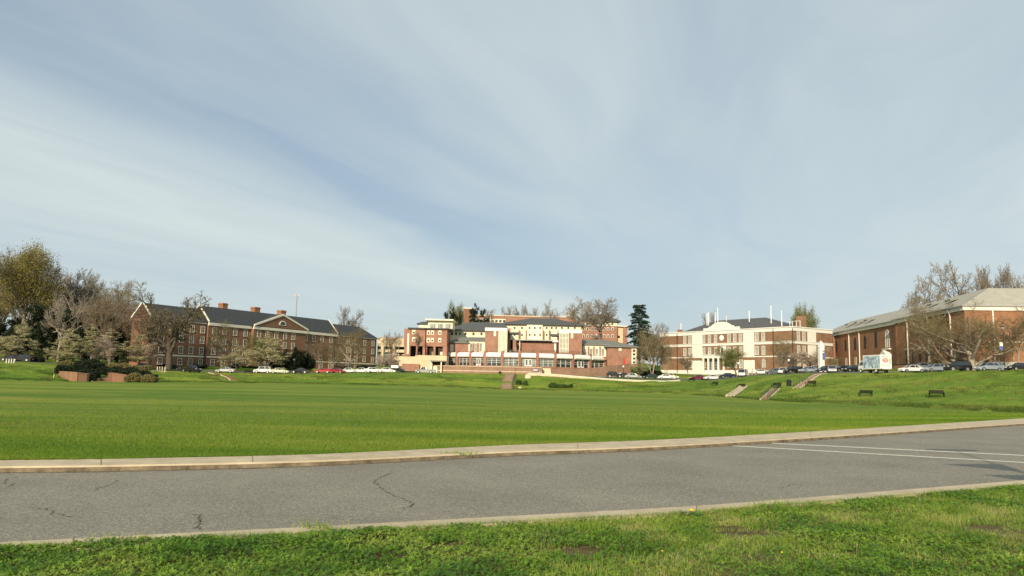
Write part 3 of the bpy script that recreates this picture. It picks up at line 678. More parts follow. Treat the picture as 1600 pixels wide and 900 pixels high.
# ---- middle brick and white hall
Pa = P(1033, 560, 275); Pb = P(1240, 560, 229); zb = 4.55
B = Bld('three storey red brick hall with wide white bands, curved white parapet and low dark roof', 'building', Pa, Pb, zb); L = B.L; H = 14.6
Dp = 20
mb = MB().box(0, L, 0, Dp, -2, H-1.1); B.part('wall', mb, 'brickM')
CHX = 4.0  # chamfered corner wing to the right
rx = lambda u, v=520, off=0: B.at(u, v, off)[0]
mb = MB()
mb.box(-.15, L+.15, -.18, Dp+.1, H-1.1, H-.05); mb.box(-.35, L+.35, -.42, Dp+.3, H-.05, H+.22)
B.part('parapet', mb, 'white')
mb = MB(); mb.box(-.12, L+.12, -.14, Dp+.12, 9.6, 10.3); mb.box(-.2, L+.2, -.26, Dp+.2, 10.3, 10.45); B.part('string_course', mb, 'white')
B.part('string_course', MB().box(-.08, L+.08, -.10, Dp+.08, 5.6, 5.95), 'white', label='thin lower string course')
B.part('plinth', MB().box(-.15, L+.15, -.2, Dp+.15, -2, 1.45), 'white')
for u0, u1 in ((1081.5, 1097), (1161.5, 1178.5)):
    for z0_, z1_ in ((1.46,4.7),(5.96,9.59),(10.46,H-1.11)): B.part('white_panel', MB().box(rx(u0), rx(u1), -.12, .05, z0_, z1_), 'panelw')
# portico
pa, pb = rx(1102.5), rx(1137.5)
o = B.part('portico', MB().box(pa, pb, -2.2, -.1, 5.4, 6.4).box(pa-.2, pb+.2, -2.4, -.1, 6.4, 6.6).box(pa,pb,-2.2,-.1,-.5,.5), 'white')
for k in range(5):
    xx = pa+.5+(pb-pa-1)*k/4; B.part('column', MB().lathe([(.5,.5),(.42,.7),(.36,1),(.32,4.9),(.45,5.2),(.45,5.4)],12,(xx,-1.8)), 'white', smooth=False)
B.part('door', MB().box(rx(1127), rx(1132), -.1, .0, .5, 3.6), 'dark')
for k, (za, zz, u0, u1) in enumerate([(0,0,0,0)]): pass
B.part('entrance_frame', MB().box(rx(1124.5), rx(1134.5), -.14, .0, 6.7, 9.4), 'white')
B.win(rx(1128.5), 7.9, 1.3, 2.2, 'm', y=-.15)
rows3 = [3.6, 7.75, 12.0]
for u in (1070, 1078, 1099.5, 1108.5, 1118, 1139, 1148, 1157, 1182.5, 1192.5):
    for i, z in enumerate(rows3):
        if i == 0 and 1100 < u < 1136:
            B.win(rx(u), 3.2, 1.5, 3.6, 'm', 'pane', 'white'); continue
        if u == 1182.5 and i == 0: continue
        B.win(rx(u), z, 1.25, 2.6 if i == 2 else 2.7, 'arch' if (i == 0 and u in (1070, 1192.5)) else 'm', 'panelt' if (i > 0 or u > 1138) else 'pane', 'white')
o = B.part('round_window', MB().add([(rx(1127.5)+.95*math.cos(a*.5236), -.06, 12.2+.95*math.sin(a*.5236)) for a in range(12)]+[(rx(1127.5)+.95*math.cos(a*.5236), .02, 12.2+.95*math.sin(a*.5236)) for a in range(12)], [tuple(range(12))[::1]]+[(i,(i+1)%12,12+(i+1)%12,12+i) for i in range(12)]), 'white')
# ornamental parapet
g0, g1 = rx(1100, 510), rx(1155.5, 510); gm = (g0+g1)/2; gw = (g1-g0)/2
prof = [(-1,0),(1,0),(1,.85),(.72,.85),(.66,1.35),(.55,1.35),(.5,1.75),(.34,2.35),(.12,2.7),(-.12,2.7),(-.34,2.35),(-.5,1.75),(-.55,1.35),(-.66,1.35),(-.72,.85),(-1,.85)]
B.part('ornamental_parapet', MB().prismY([(gm+a*gw, H+.2+b) for a, b in prof], -.35, .25), 'white')
# hip roof set back
r0, r1 = rx(1066, 515, 3), rx(1229, 508, 3)
mb = MB(); z0 = H+.1; 
ra, rb = B.at(1119, 497, Dp/2+1)[0], B.at(1196, 495, Dp/2+1)[0]; zr = B.at(1196, 495, Dp/2+1)[1]; zl = B.at(1119, 502, Dp/2+1)[1]; zr = (zr+zl)/2
mb.add([(r0,1.5,z0),(r1,1.5,z0),(r1,Dp-1,z0),(r0,Dp-1,z0),(ra,Dp/2+1,zr),(rb,Dp/2+1,zr)], [(0,1,5,4),(2,3,4,5),(1,2,5),(3,0,4),(3,2,1,0)])
B.part('roof', mb, 'roofdk')
for u, vt, vb, off in ((1064,505,520,1),(1104.7,489,505,4),(1107,488,505,6),(1117.5,488,503,6),(1121.4,481,503,4),(1135,493,502,8),(1170.5,485.5,499.5,5),(1204.5,477.5,501.5,5),(1221,485.5,509,3)):
    x, zt = B.at(u, vt, off); _, zbt = B.at(u, vb, off)
    B.part('vent_pipe', MB().tube((x,off,zbt-.8),(x,off,zt),.16 if u != 1135 else .08,.14 if u != 1135 else .07,8), 'white')
x, z = B.at(1062.5, 519, 1); B.part('vent_box', MB().box(x-.7,x+.7,.3,1.7,H+.2,H+1.2), 'brickR')
x, z = B.at(1252, 503, 12); x = min(x, L+8)
mb = MB()
for u in (1234,1238,1244,1250): 
    xx, zz = B.at(u, 500, 8); mb.tube((xx,8,H),(xx,8,H+2.6),.09,.09,5)
mb.tube((B.at(1234,500,8)[0],8,H+2.5),(B.at(1250,500,8)[0],8,H+2.5),.07,.07,5); B.part('roof_railing', mb, 'white')
o = B.part('chimney', MB().box(B.at(1247,500,12)[0],B.at(1257,500,12)[0],11,13,H-2,B.at(1252,494,12)[1]), 'brickM')
for u in (1059, 1209, 1239.3): B.part('downpipe', MB().box(rx(u)-.07, rx(u)+.07, -.45, -.3, .5, H-.3), 'black')
# right hand end wall (the x = L plane)
def endy(u, v=540):
    dr = ray(u, v); k = ((B.O + B.d*B.L - EYE).dot(B.d))/dr.dot(B.d); p = EYE + dr*k; return (p-B.O).dot(B.n)
for zz0, zz1 in ((10.46, H-1.12), (5.95, 9.45)):
    B.part('white_panel', MB().box(L-.02, L+.11, endy(1262), endy(1275), zz0, zz1), 'panelw')
for u in (1247.5, 1256):
    for z in rows3:
        o = B.win(L, z, 1.4, 2.7, 'm', 'panelt', 'white', y=endy(u, 530), rz=R(90))

# ---- right brick gymnasium building with pale roof
Cn = Vector((94.0, 156.0, 0)); Fr = Vector((106.4, 264.0, 0)); zb = 6.6
B = Bld('long orange brick building with pale grey hipped roof and white cornice on the right', 'building', Fr, Cn, zb); L = B.L; EV = 12.1; Dp = 19
xa = rx2 = B.at(1399, 520)[0]    # the jog where the nearer half steps forward
mb = MB(); mb.box(0, xa, 1.2, Dp, -3, EV-.9); mb.box(xa, L, 0, Dp, -3, EV-.9); mb.box(-.01, B.at(1299,540)[0], .5, 3, -3, EV-.9); B.part('wall', mb, 'brickR')
mb = MB(); mb.box(-.2, xa-.2, .7, Dp+.3, EV-.9, EV); mb.box(xa-.2, L+.3, -.4, Dp+.3, EV-.9, EV); B.part('cornice', mb, 'trim')
mb = MB(); mb.box(-.5, xa-.5, .35, .7, EV-.1, EV+.12); mb.box(xa-.5, L+.6, -.75, -.4, EV-.1, EV+.12); mb.box(L+.3, L+.6, -.4, Dp+.6, EV-.1, EV+.12); B.part('gutter', mb, 'grey')
mb = MB(); mb.add([(-.5,.5,EV+.02),(xa-.3,.5,EV+.02),(xa-.3,-.6,EV+.02),(L+.5,-.6,EV+.02),(L+.5,Dp+.5,EV+.02),(-.5,Dp+.5,EV+.02),(9,Dp/2,EV+4.7),(xa,Dp/2,EV+4.7),(L-9,Dp/2,EV+5.0)],
       [(0,1,7,6),(1,2,7),(2,3,8,7),(3,4,8),(4,5,6,7,8),(5,0,6)]); B.part('roof', mb, 'roofpl')
mb = MB()
for u, v in ((1338,503.5),(1354,500),(1370,497)):
    pass
for f_ in (.22,.30,.38):
    xx = f_*L; yy = 4.6; zz = EV+2.2; mb.add([(xx-1.4,yy-1.6,zz-.1),(xx+1.4,yy-1.6,zz-.1),(xx+1.4,yy-1.6,zz+.35),(xx-1.4,yy-1.6,zz+.35),(xx-1.4,yy+1,zz+.5),(xx+1.4,yy+1,zz+.5)],[(0,1,2,3),(3,2,5,4),(1,5,2),(0,3,4)])
for f_ in (.77,.86):
    xx = f_*L; yy = 5.0; zz = EV+2.6; mb.add([(xx-1.4,yy-1.6,zz-.1),(xx+1.4,yy-1.6,zz-.1),(xx+1.4,yy-1.6,zz+.35),(xx-1.4,yy-1.6,zz+.35),(xx-1.4,yy+1,zz+.5),(xx+1.4,yy+1,zz+.5)],[(0,1,2,3),(3,2,5,4),(1,5,2),(0,3,4)])
B.part('roof_vents', mb, 'roofgr', label='low dormer vents on the pale roof')
# quoins
mb = MB()
for xq, yq in ((xa+.5, 0), (B.at(1297,540)[0]-.6, .5), (L-.55, 0)):
    for j in range(13):
        wq = .55 if j % 2 else .4; mb.box(xq-wq, xq+wq, yq-.07, yq+.02, -1+j*.9, -1+j*.9+.78)
B.part('quoins', mb, 'brickR')
for u, y in ((1301,1.2),(1327.5,1.2),(1343.5,1.2),(1419.5,0),(1452,0),(1487.5,0)):
    x = B.at(u, 540, y)[0]; B.part('downspout', MB().box(x-.13,x+.13,y-.3,y-.06,.3,EV-1.3).hexa([(x-.13,y-.3,EV-1.3),(x+.13,y-.3,EV-1.3),(x+.13,y-.06,EV-1.3),(x-.13,y-.06,EV-1.3)],[(x-.13,y-.7,EV-.3),(x+.13,y-.7,EV-.3),(x+.13,y-.45,EV-.3),(x-.13,y-.45,EV-.3)]), 'trim')
for u in (1307,1321.5,1336.5,1352):
    x = B.at(u,540,1.2)[0]; B.win(x, 7.6, 1.8, 3.6, 'archp', 'dark', 'black', y=1.2); B.win(x, 2.4, 1.6, 2.6, 'm', 'dark', 'trim', y=1.2)
x = B.at(1369,540,1.2)[0]; B.win(x, 8.2, 1.8, 4.4, 'plain', 'dark', 'black', y=1.2)
x = B.at(1387,540,1.2)[0]; B.win(x, 7.7, 2.8, 4.4, 'arch', 'panelt', 'white', y=1.2)
B.part('entry_shelf', MB().box(x-2.5,x+2.5,.5,1.3,4.9,5.2), 'trim')
pd = B.part('entry_gable', MB().prismY([(x-2.7,3.1),(x+2.7,3.1),(x+2.7,3.4),(x,4.7),(x-2.7,3.4)],-.2,1.3).box(x-2.4,x-2.0,-.1,.3,-.5,3.1).box(x+2.0,x+2.4,-.1,.3,-.5,3.1), 'white')
for u in (1416.5,1426.5,1438,1448,1459,1470.5,1482):
    x = B.at(u,560)[0]; B.win(x, 2.6, 1.4, 2.9, 'plain', 'dark', 'brickR'); B.part('lintel', MB().box(x-.85,x+.85,-.09,.03,4.25,4.5), 'trim')
# end wall facing the field: placed in the local frame (x = L plane)
for yy in (5.4, 15.2): B.part('downspout', MB().box(L+.06, L+.3, yy-.13, yy+.13, .3, EV-.8), 'trim')
B.part('string_course', MB().box(L-.02, L+.1, 4.5, 8.5, 4.6, 4.85).box(L-.02, L+.1, 9.4, Dp, 4.6, 4.85), 'trim'); B.part('plinth', MB().box(L-.02, L+.25, .3, Dp, 0, .65), 'trim')
B.part('extension', MB().box(L-1, L+.2, Dp, Dp+26, -3, EV-.9), 'brickR'); B.part('cornice', MB().box(L-1, L+.5, Dp+.3, Dp+26, EV-.9, EV), 'trim')
B.part('roof', MB().add([(L+.5,Dp-3,EV+.03),(L+.5,Dp+26,EV+.03),(L-9,Dp+26,EV+4.9),(L-9,Dp/2,EV+4.9)],[(0,1,2,3)]), 'roofpl', label='rear slope of the pale roof')

# low dark topped brick wall in front of it
a = P(1398, 578, 176); b = P(1482, 570, 158)
def low_wall(name, pts, z_t, z_b, th, m_, cap, label, cat='wall', capm='black'):
    e_ = empty(name, (pts[0][0], pts[0][1], z_b)); tag(e_, label, cat); o0 = Vector(e_.location)
    mb = MB(); mc = MB()
    for i in range(len(pts)-1):
        a = Vector((*pts[i][:2],0)); b = Vector((*pts[i+1][:2],0)); d = (b-a).normalized(); s = Vector((-d.y,d.x,0))*th/2
        za = pts[i][2] if len(pts[i]) > 2 else z_t; zb_ = pts[i+1][2] if len(pts[i+1]) > 2 else z_t
        q = [a-s, b-s, b+s, a+s]
        mb.hexa([(p.x-o0.x,p.y-o0.y,0) for p in q], [(p.x-o0.x,p.y-o0.y,z_-z_b) for p, z_ in zip(q,(za,zb_,zb_,za))])
        s2 = s*1.25; q = [a-s2, b-s2, b+s2, a+s2]
        if cap: mc.hexa([(p.x-o0.x,p.y-o0.y,z_-z_b) for p, z_ in zip(q,(za,zb_,zb_,za))], [(p.x-o0.x,p.y-o0.y,z_-z_b+cap) for p, z_ in zip(q,(za,zb_,zb_,za))])
    mb.build('wall', M[m_], e_)
    if cap: mc.build('coping', M[capm], e_)
    return e_
low_wall('retaining_wall', [(a.x,a.y,P(1398,571,176).z),(b.x,b.y,P(1482,566,158).z)], 0, 4, .5, 'brickM', .18, 'low brick wall with a dark coping along the orange brick building')

# ---- student centre (frontal): everything by metres in a frame parallel to X
Y0 = 236.0
e = empty('student_center', (5, 250, 3.2)); tag(e, 'modern red brick and cream building with curved glazed arcade and two square towers', 'building'); EO = Vector(e.location)
def bx(mb, u0, u1, vt, vb, Y, dep, zoff=0):
    a = P(u0, vt, Y); b = P(u1, vb, Y); a2 = P(u1, vt, Y); b2 = P(u0, vb, Y)
    zt = (a.z+a2.z)/2; zb_ = (b.z+b2.z)/2
    return mb.box(a.x-EO.x, b.x-EO.x, Y-EO.y, Y+dep-EO.y, zb_-EO.z, zt-EO.z)
def cpart(name, m_, boxes, parent=None, label=None, root=None):
    mb = MB()
    for b in boxes: bx(mb, *b)
    o = mb.build(name, M[m_], parent or root or e)
    if label: o['label'] = label
    return o
# arcade along an arc
pu = [698,716,737,759,785.5,812,839,866,893.5,920.5,944,965]
py_ = [246,242.5,239.8,237.8,236.4,236,236.4,238,241,245.5,251,258]
pp = [Vector((tt(u,565)*y, y, 0)) for u, y in zip(pu, py_)]
ZB, ZG, ZA = 5.4, 8.35, 9.9
o0 = Vector((EO.x, EO.y, EO.z))
def loc(p, z): return (p.x-o0.x, p.y-o0.y, z-o0.z)
for i, p in enumerate(pp):
    d = (pp[min(i+1,len(pp)-1)]-pp[max(i-1,0)]).normalized(); s = Vector((-d.y,d.x,0))
    q = [p-d*.42-s*.75, p+d*.42-s*.75, p+d*.42+s*.3, p-d*.42+s*.3]
    MB().hexa([loc(k,3.0) for k in q], [loc(k,ZA+.35) for k in q]).build('pillar', M['brickC'], e)
glass_light = (4, 5, 6)
M['mull'] = mat('mullion_pale', (.62,.64,.58), .5)
M['glassd'] = mat('glass_dark_reflecting', (.03,.04,.045), .08, spec=.9)
for i in range(len(pp)-1):
    a, b = pp[i], pp[i+1]; d = (b-a).normalized(); s = Vector((-d.y,d.x,0)); a = a + d*.42; b = b - d*.42; Ln = (b-a).length
    q = [a+s*.05, b+s*.05, b+s*.25, a+s*.25]
    g_ = MB().hexa([loc(k,ZB+.3) for k in q], [loc(k,ZG) for k in q]).build('glazing', M['paneg'] if i in glass_light else M['glassd'], e)
    mb = MB(); nm = 3 if i not in (5,) else 4
    for k in range(nm+1):
        c_ = a.lerp(b, k/nm); q = [c_-d*.07-s*.1, c_+d*.07-s*.1, c_+d*.07+s*.05, c_-d*.07+s*.05]; mb.hexa([loc(k2,ZB+.3) for k2 in q], [loc(k2,ZG) for k2 in q])
    for zz in (6.75, 7.3, 7.8, 8.25):
        q = [a-s*.06, b-s*.06, b+s*.05, a+s*.05]; mb.hexa([loc(k2,zz-.05) for k2 in q], [loc(k2,zz+.05) for k2 in q])
    mb.build('mullions', M['mull'], g_)
    if i in (2, 5, 8):
        for (f0, f1) in ((.30,.47),(.53,.70)):
            q = [a.lerp(b,f0)-s*.16, a.lerp(b,f1)-s*.16, a.lerp(b,f1), a.lerp(b,f0)]
            dr = MB().hexa([loc(k2,ZB+.3) for k2 in q], [loc(k2,ZB+2.5) for k2 in q]).build('door', M['white'], e)
            q = [a.lerp(b,f0+.035)-s*.18, a.lerp(b,f1-.035)-s*.18, a.lerp(b,f1-.035)-s*.165, a.lerp(b,f0+.035)-s*.165]
            MB().hexa([loc(k2,ZB+.7) for k2 in q], [loc(k2,ZB+2.3) for k2 in q]).build('pane', M['glassd'], dr)
    # base and rounded white awning
    q = [a-s*.3, b-s*.3, b+s*.3, a+s*.3]; MB().hexa([loc(k2,3) for k2 in q], [loc(k2,ZB+.3) for k2 in q]).build('base_wall', M['brickC'], e)
    mb = MB(); prof = [(.3,ZG-.05),(-1.0,ZG-.05),(-1.25,ZG+.25),(-1.2,ZG+.75),(-.85,ZG+1.2),(-.3,ZG+1.45),(.3,ZG+1.5)]; n = len(prof)
    mb.add([loc(a+s*y,z) for y,z in prof]+[loc(b+s*y,z) for y,z in prof], [tuple(range(n))[::-1], tuple(range(n,2*n))]+[(k,k+n,(k+1)%n+n,(k+1)%n)[::-1] for k in range(n)])
    mb.build('awning', M['white'], e)
# flat roof deck and terrace railing
n = len(pp); dk = [loc(p+Vector((0,.4,0)),ZA) for p in pp]+[loc(Vector((p.x,268,0)),ZA) for p in pp]
MB().add(dk, [(i,i+1,n+i+1,n+i) for i in range(n-1)]).build('roof_deck', M['roofgr'], e)
mb = MB()
for i in range(4, 9):
    a, b = pp[i]+Vector((0,.8,0)), pp[i+1]+Vector((0,.8,0))
    for z in (ZA+.9, ZA+.5): mb.tube(loc(a,z), loc(b,z), .04,.04,4)
    for k in range(4): q = a.lerp(b,k/4); mb.tube(loc(q,ZA), loc(q,ZA+.9), .035,.035,4)
mb.build('railing', M['black'], e)
# terrace wall in front, striped
tw = [(664,233),(700,230.5),(740,228.5),(785,227.3),(830,227.2),(847,227.5)]
tp = [Vector((tt(u,578)*y,y,0)) for u,y in tw]
def wallstrip(pts, z0, z1, th, m_, name, parent, sl=None):
    mb = MB()
    for i in range(len(pts)-1):
        a,b = pts[i],pts[i+1]; d=(b-a).normalized(); s=Vector((-d.y,d.x,0))*th/2; q=[a-s,b-s,b+s,a+s]
        za, zb_ = (z1, z1) if sl is None else (sl[i], sl[i+1])
        mb.hexa([loc(k,z0) for k in q],[loc(k,z) for k,z in zip(q,(za,zb_,zb_,za))])
    return mb.build(name, M[m_], parent)
wallstrip(tp, 2.3, 5.15, .5, 'brickPav', 'terrace_wall', e); wallstrip([p+Vector((0,-.05,0)) for p in tp], 5.15, 5.32, .65, 'stone', 'coping', e); wallstrip([p+Vector((0,-.26,0)) for p in tp], 3.75, 3.95, .08, 'stone', 'band', e)
wallstrip([p+Vector((0,-.24,0)) for p in tp], 2.3, 2.6, .1, 'stone', 'band', e)
n = len(tp); MB().add([loc(p,ZB-.1) for p in tp]+[loc(Vector((p.x*1.02,250,0)),ZB-.1) for p in tp], [(i,i+1,n+i+1,n+i) for i in range(n-1)]).build('terrace_floor', M['brickPav'], e)
# steps gap and ramp wall to the right
p1_ = [Vector((tt(u,578)*y,y,0)) for u,y in ((862,229),(890,231),(920,234),(950,238),(985,244))]
wallstrip(p1_, 2.2, 0, .45, 'brickPav', 'ramp_wall', e, [P(862,577,229).z,P(890,577.5,231).z,P(920,575.5,234).z,P(950,572,238).z,P(985,568,244).z])
mb = MB(); sx0, sx1 = tt(848,580)*229, tt(861,580)*229
for k in range(9): mb.box(sx0-EO.x, sx1-EO.x, 228+k*.4-EO.y, 232-EO.y, 2.4-EO.z+k*.3, 2.7-EO.z+k*.3)
mb.build('steps', M['stone'], e)
# towers
def tower(u0, u1, gl0, gl1, sl0, sl1, vt, vcap, side):
    Yt = 244; T = cpart('tower', 'brickC', [(u0, u1, vcap, 556, Yt, 9)])
    cpart('tower_cap', 'white', [(u0-.4, u1+.4, vt, vcap+.6, Yt-.35, 9.7)])
    g = cpart('tower_glazing', 'paneg', [(gl0+.2, gl1-.2, vcap+.8, 551, Yt-.12, .15)])
    mb = MB(); k = 6
    for i in range(k+1):
        uu = gl0+(gl1-gl0)*i/k; bx(mb, uu-.32, uu+.32, vcap+.6, 551, Yt-.26, .14)
    for vv in (vcap+.9, (vcap+551)/2+2, 550.4, vcap+8, 545): bx(mb, gl0, gl1, vv-.35, vv+.35, Yt-.25, .12)
    mb.build('mullions', M['creamlt'], g)
    cpart('slot_window', 'creamlt', [(sl0, sl1, vcap+.4, vcap+8.5, Yt-.1, .12)])
tower(758.3, 792.3, 779.5, 791.8, 771.5, 775, 512.2, 516.6, 1); tower(873.5, 909, 874.3, 888, 892, 895.5, 515.6, 520, -1)
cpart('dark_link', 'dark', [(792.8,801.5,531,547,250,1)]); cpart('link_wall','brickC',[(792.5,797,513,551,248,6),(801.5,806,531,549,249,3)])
cpart('link_canopy','roofdk',[(794,811,519,521.5,246,6)]); cpart('link_canopy','roofdk',[(863,875,522,525,246,6)]); cpart('link_canopy', 'white', [(864,873,532,534.5,247,4),(866,869,534,547,248,1)])
# left wing
Yw = 247
cpart('wing_wall','brickC',[(699,731.5,535.3,556,Yw,14),(731.5,758.5,531.8,556,Yw+.3,13)], label='left wing wall')
cpart('wing_bay','creamlt',[(732.2,757.5,532.3,549.5,Yw,.35)])
for u0 in (735.5,742.8): cpart('brick_pier','brickC',[(u0+2.7, u0+5.2, 536, 549.5, Yw-.15, .2)])
for u0 in (734.2,741.6,749.3): cpart('window','panelt',[(u0,u0+3.2,536.5,548.5,Yw-.1,.14)])
cpart('window','creamlt',[(703.6,708.4,538,549.5,Yw-.1,.12)])
def hip(u0,u1,v0,Ya,dep,rise_v,inset0,inset1,m_,name='roof',ov=.6,label=None,ridge=.5):
    a=P(u0,v0,Ya); b=P(u1,v0+0,Ya); z=(a.z+b.z)/2-EO.z; x0,x1=a.x-EO.x-ov,b.x-EO.x+ov; y0,y1=Ya-EO.y-ov,Ya+dep-EO.y+ov
    zr=P((u0+u1)/2,rise_v,Ya+dep*ridge).z-EO.z; ym=Ya+dep*ridge-EO.y
    mb=MB().add([(x0,y0,z),(x1,y0,z),(x1,y1,z),(x0,y1,z),(x0+inset0,ym,zr),(x1-inset1,ym,zr),(x0,y0,z-.25),(x1,y0,z-.25),(x1,y1,z-.25),(x0,y1,z-.25)],[(0,1,5,4),(2,3,4,5),(1,2,5),(3,0,4),(9,8,7,6),(0,6,7,1),(1,7,8,2),(2,8,9,3),(3,9,6,0)])
    o=mb.build(name,M[m_],e); 
    if label:o['label']=label
    return o
hip(699,731,535,Yw,12,526.8,5,.5,'roofgr',label='grey roof of the left wing'); hip(731.5,758,531.5,Yw,12,527,.5,.5,'roofgr',label='grey roof above the left bay')
# cream storey behind left wing
cpart('upper_wall','cream',[(699,790,516.5,535,262,12)], label='cream upper wall at left')
for u0 in (706,712.5,718.5,727,739.5,752): cpart('window','pane',[(u0-1.2,u0+1.6,519.6,523.4,261.85,.1)])
hip(699,792,516,262,22,503.5,8,2,'roofdk',ov=1,label='dark roof at left')
# centre three storey block
cpart('center_wall','cream',[(784,908,506.8,533.5,276,14)]); cpart('center_bay','creamlt',[(823.5,847.5,506.8,530.5,275,1.2)]); cpart('center_base','brickC',[(805,873,534.5,552,274.5,16)])
for u0 in (804,815.5,827.5,835.5,844,854,862,869,878,888,898):
    for v0 in (512.3,523.2,533.2): 
        if v0 > 532 and (u0 < 812 or u0 > 872): continue
        cpart('window','pane',[(u0-1.25,u0+1.25,v0-1.3,v0+1.3,273.9 if v0 > 532 else (274.85 if 823<u0<848 else 275.85),.2)])
for u0 in (811,822.3,848.6,858.5): cpart('pilaster','brickC',[(u0-.7,u0+.7,516,535,274.7,.9)])
cpart('canopy_line','grey',[(805,868,530.8,532.3,272.5,3)])
hip(784,908,506.8,276,18,497.6,12,10,'roofdk',ov=1.2,label='long dark roof of the centre block')
for u0 in (806,812,868,872): cpart('canopy_post','creamlt',[(u0-.4,u0+.4,533,550,272.6,.3)])
# right wing
cpart('wing_wall','brickC',[(909,949,538.5,562,249,16),(949,995.8,542,572,247.5,18)], label='right wing wall')
cpart('wing_bay','creamlt',[(910.2,947,537.8,557,248.6,.4)])
for u0 in (918.6,926.8,936.5): cpart('brick_pier','brickC',[(u0,u0+2.3,541.5,556,248.4,.2)])
for u0 in (912.5,921.8,930.5,940): cpart('window','panelt',[(u0,u0+3.6,545,555.5,248.45,.15)])
cpart('stair_bay','creamlt',[(987,994.5,544.5,569,247.2,.35)])
for v0 in (548,553.5,560,566): cpart('window','pane',[(989,992.5,v0-1.5,v0+1.5,247.05,.15)])
vv = P(969,546,247.4); q_=MB().add([(vv.x-EO.x+.55*math.cos(a*.6283),247.38-EO.y,vv.z-EO.z+.55*math.sin(a*.6283)) for a in range(10)],[tuple(range(10))]); q_.build('round_vent',M['creamlt'],e)
hip(909,950,538,248.7,16,530.8,.5,.5,'roofgr',ov=.8,label='grey roof above the right bay'); hip(948,996,541.6,247.5,18,533,1,8,'roofgr',ov=.9,label='grey roof of the right wing')
# left block with loggia
Yb=240
cpart('block_wall','brickC',[(631.7,664,513.8,540.5,Yb,14),(666.2,698,513.8,541.3,Yb,14),(664,666.2,514.5,555,Yb+1.2,10),(631.7,640.5,540.5,556,Yb,14),(650.2,651.8,540.5,556,Yb,1),(660.6,664,540.5,556,Yb,14),(666.2,666.9,541.3,556,Yb,6),(677.3,680,541.3,556,Yb,3),(692,698,541.3,556,Yb,14)], label='left brick block')
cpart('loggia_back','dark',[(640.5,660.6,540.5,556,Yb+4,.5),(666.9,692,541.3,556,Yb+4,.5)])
for a_ in ((671,676.5,543.5,555,Yb+3.7,.2),(684.8,691.5,543.5,555,Yb+3.7,.2)): cpart('loggia_window','creamlt',[a_])
for u0,v0 in ((646.5,518.7),(646.5,530),(669.6,519.5),(675.8,519.5),(687.3,519.5),(669.2,531.3),(675.4,531.3),(687,531.3)):
    w1=cpart('window','creamlt',[(u0-2.3,u0+2.3,v0-3.2,v0+3.5,Yb-.1,.2)]); cpart('pane','pane',[(u0-1.2,u0+1.3,v0-.4,v0+2.2,Yb-.14,.03)],w1)
cpart('stone_strip','creamlt',[(636.8,638.2,521,553,Yb-.1,.15)])
cpart('flat_roof','roofdk',[(637,701.5,512.2,513.9,Yb-.8,15)])
cpart('penthouse','cream',[(669,707,500.5,513.5,246,10),(654.5,670,505.5,513.5,247,8)])
for u0 in (671.8,683.5,695.5): 
    w1=cpart('window','mull',[(u0,u0+8.5,505.5,513,245.8,.2)]); cpart('pane','panelt',[(u0+.6,u0+2.3,506,512.6,245.7,.1),(u0+3.2,u0+5,506,512.6,245.7,.1),(u0+5.8,u0+7.8,506,512.6,245.7,.1)],w1)
cpart('penthouse_roof','creamlt',[(664.5,708.5,498.4,500.7,244.5,13)]); hip(654,669,505.5,247,8,502.5,1.5,.5,'roofdk',ov=.6,label='small dark roof beside the penthouse')
# cream retaining wall with garage
cpart('retaining_wall','peach',[(614,649,556.8,572,233,8),(649,697,555.3,584,232,9)],label='peach coloured retaining wall')
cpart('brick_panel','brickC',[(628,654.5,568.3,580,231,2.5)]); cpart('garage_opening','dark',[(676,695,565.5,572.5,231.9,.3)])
cpart('garage_canopy','roofgr',[(672,695.5,563.2,565,229.6,2.6)]); cpart('garage_post','creamlt',[(672.4,673.4,565,582,229.8,.3),(688.6,689.8,565,582,229.8,.3)]); cpart('garage_wall','creamlt',[(674,697,572.5,582,231.4,.9)])
# ---- distant buildings
def dist_building(label, u, Y, name='brick_building'):
    g = empty(name, P(u, 500, Y)); g.location.z = 8; tag(g, label, 'building'); return g
def at_root(g):
    global EO; EO = Vector(g.location); return g
g = at_root(dist_building('long salmon brick building on the hill behind the student center', 800, 380))
cpart('wall','brickC',[(742,900,494.5,530,380,14)],root=g); cpart('parapet','peach',[(741.5,900.5,493.3,494.8,379.6,15)],root=g); cpart('window_band','trim',[(742,790,498.2,506,379.7,.5)],root=g)
for u0 in range(744,788,6): cpart('window','pane',[(u0,u0+3.5,500,503.2,379.5,.2)],root=g)
cpart('pier','trim',[(765.5,767,492,507,379.2,.5)],root=g)
g = at_root(dist_building('narrow tall brown brick chimney tower behind the dark roofs', 731, 340, 'brick_tower')); cpart('wall','brickL',[(724.5,737,482,520,340,4)],root=g); cpart('coping','trim',[(724,737.5,480.8,482.2,339.7,4.6)],root=g)
g = at_root(dist_building('small pale cream tower block seen through bare branches', 893, 420, 'tower_block')); cpart('wall','cream',[(888,900,487.5,520,420,12)],root=g)
for v0 in (490.5,494,497.5,501): cpart('window','paneg',[(889,899,v0-.7,v0+.7,419.7,.4)],root=g)
g = at_root(dist_building('four storey brick and cream building with dark hipped roof behind the right tower', 936, 320)); e_old = e; e = g
cpart('wall','brickC',[(907.8,964.5,509,545,320,18)]); cpart('upper_wall','cream',[(907.8,964.5,501.5,509,319.9,18.2)]); hip(907.8,965,501.5,320,20,491,6,6,'roofdk',ov=1.4)
for v0 in (505.3,514,525): 
    for u0 in (912,918,925,931,938,944,950,957): 
        w1=cpart('window','trim',[(u0-1.7,u0+1.7,v0-2.4,v0+2.4,319.7,.2)]); cpart('pane','pane',[(u0-1,u0+1,v0-1.6,v0+1.8,319.6,.1)],w1)
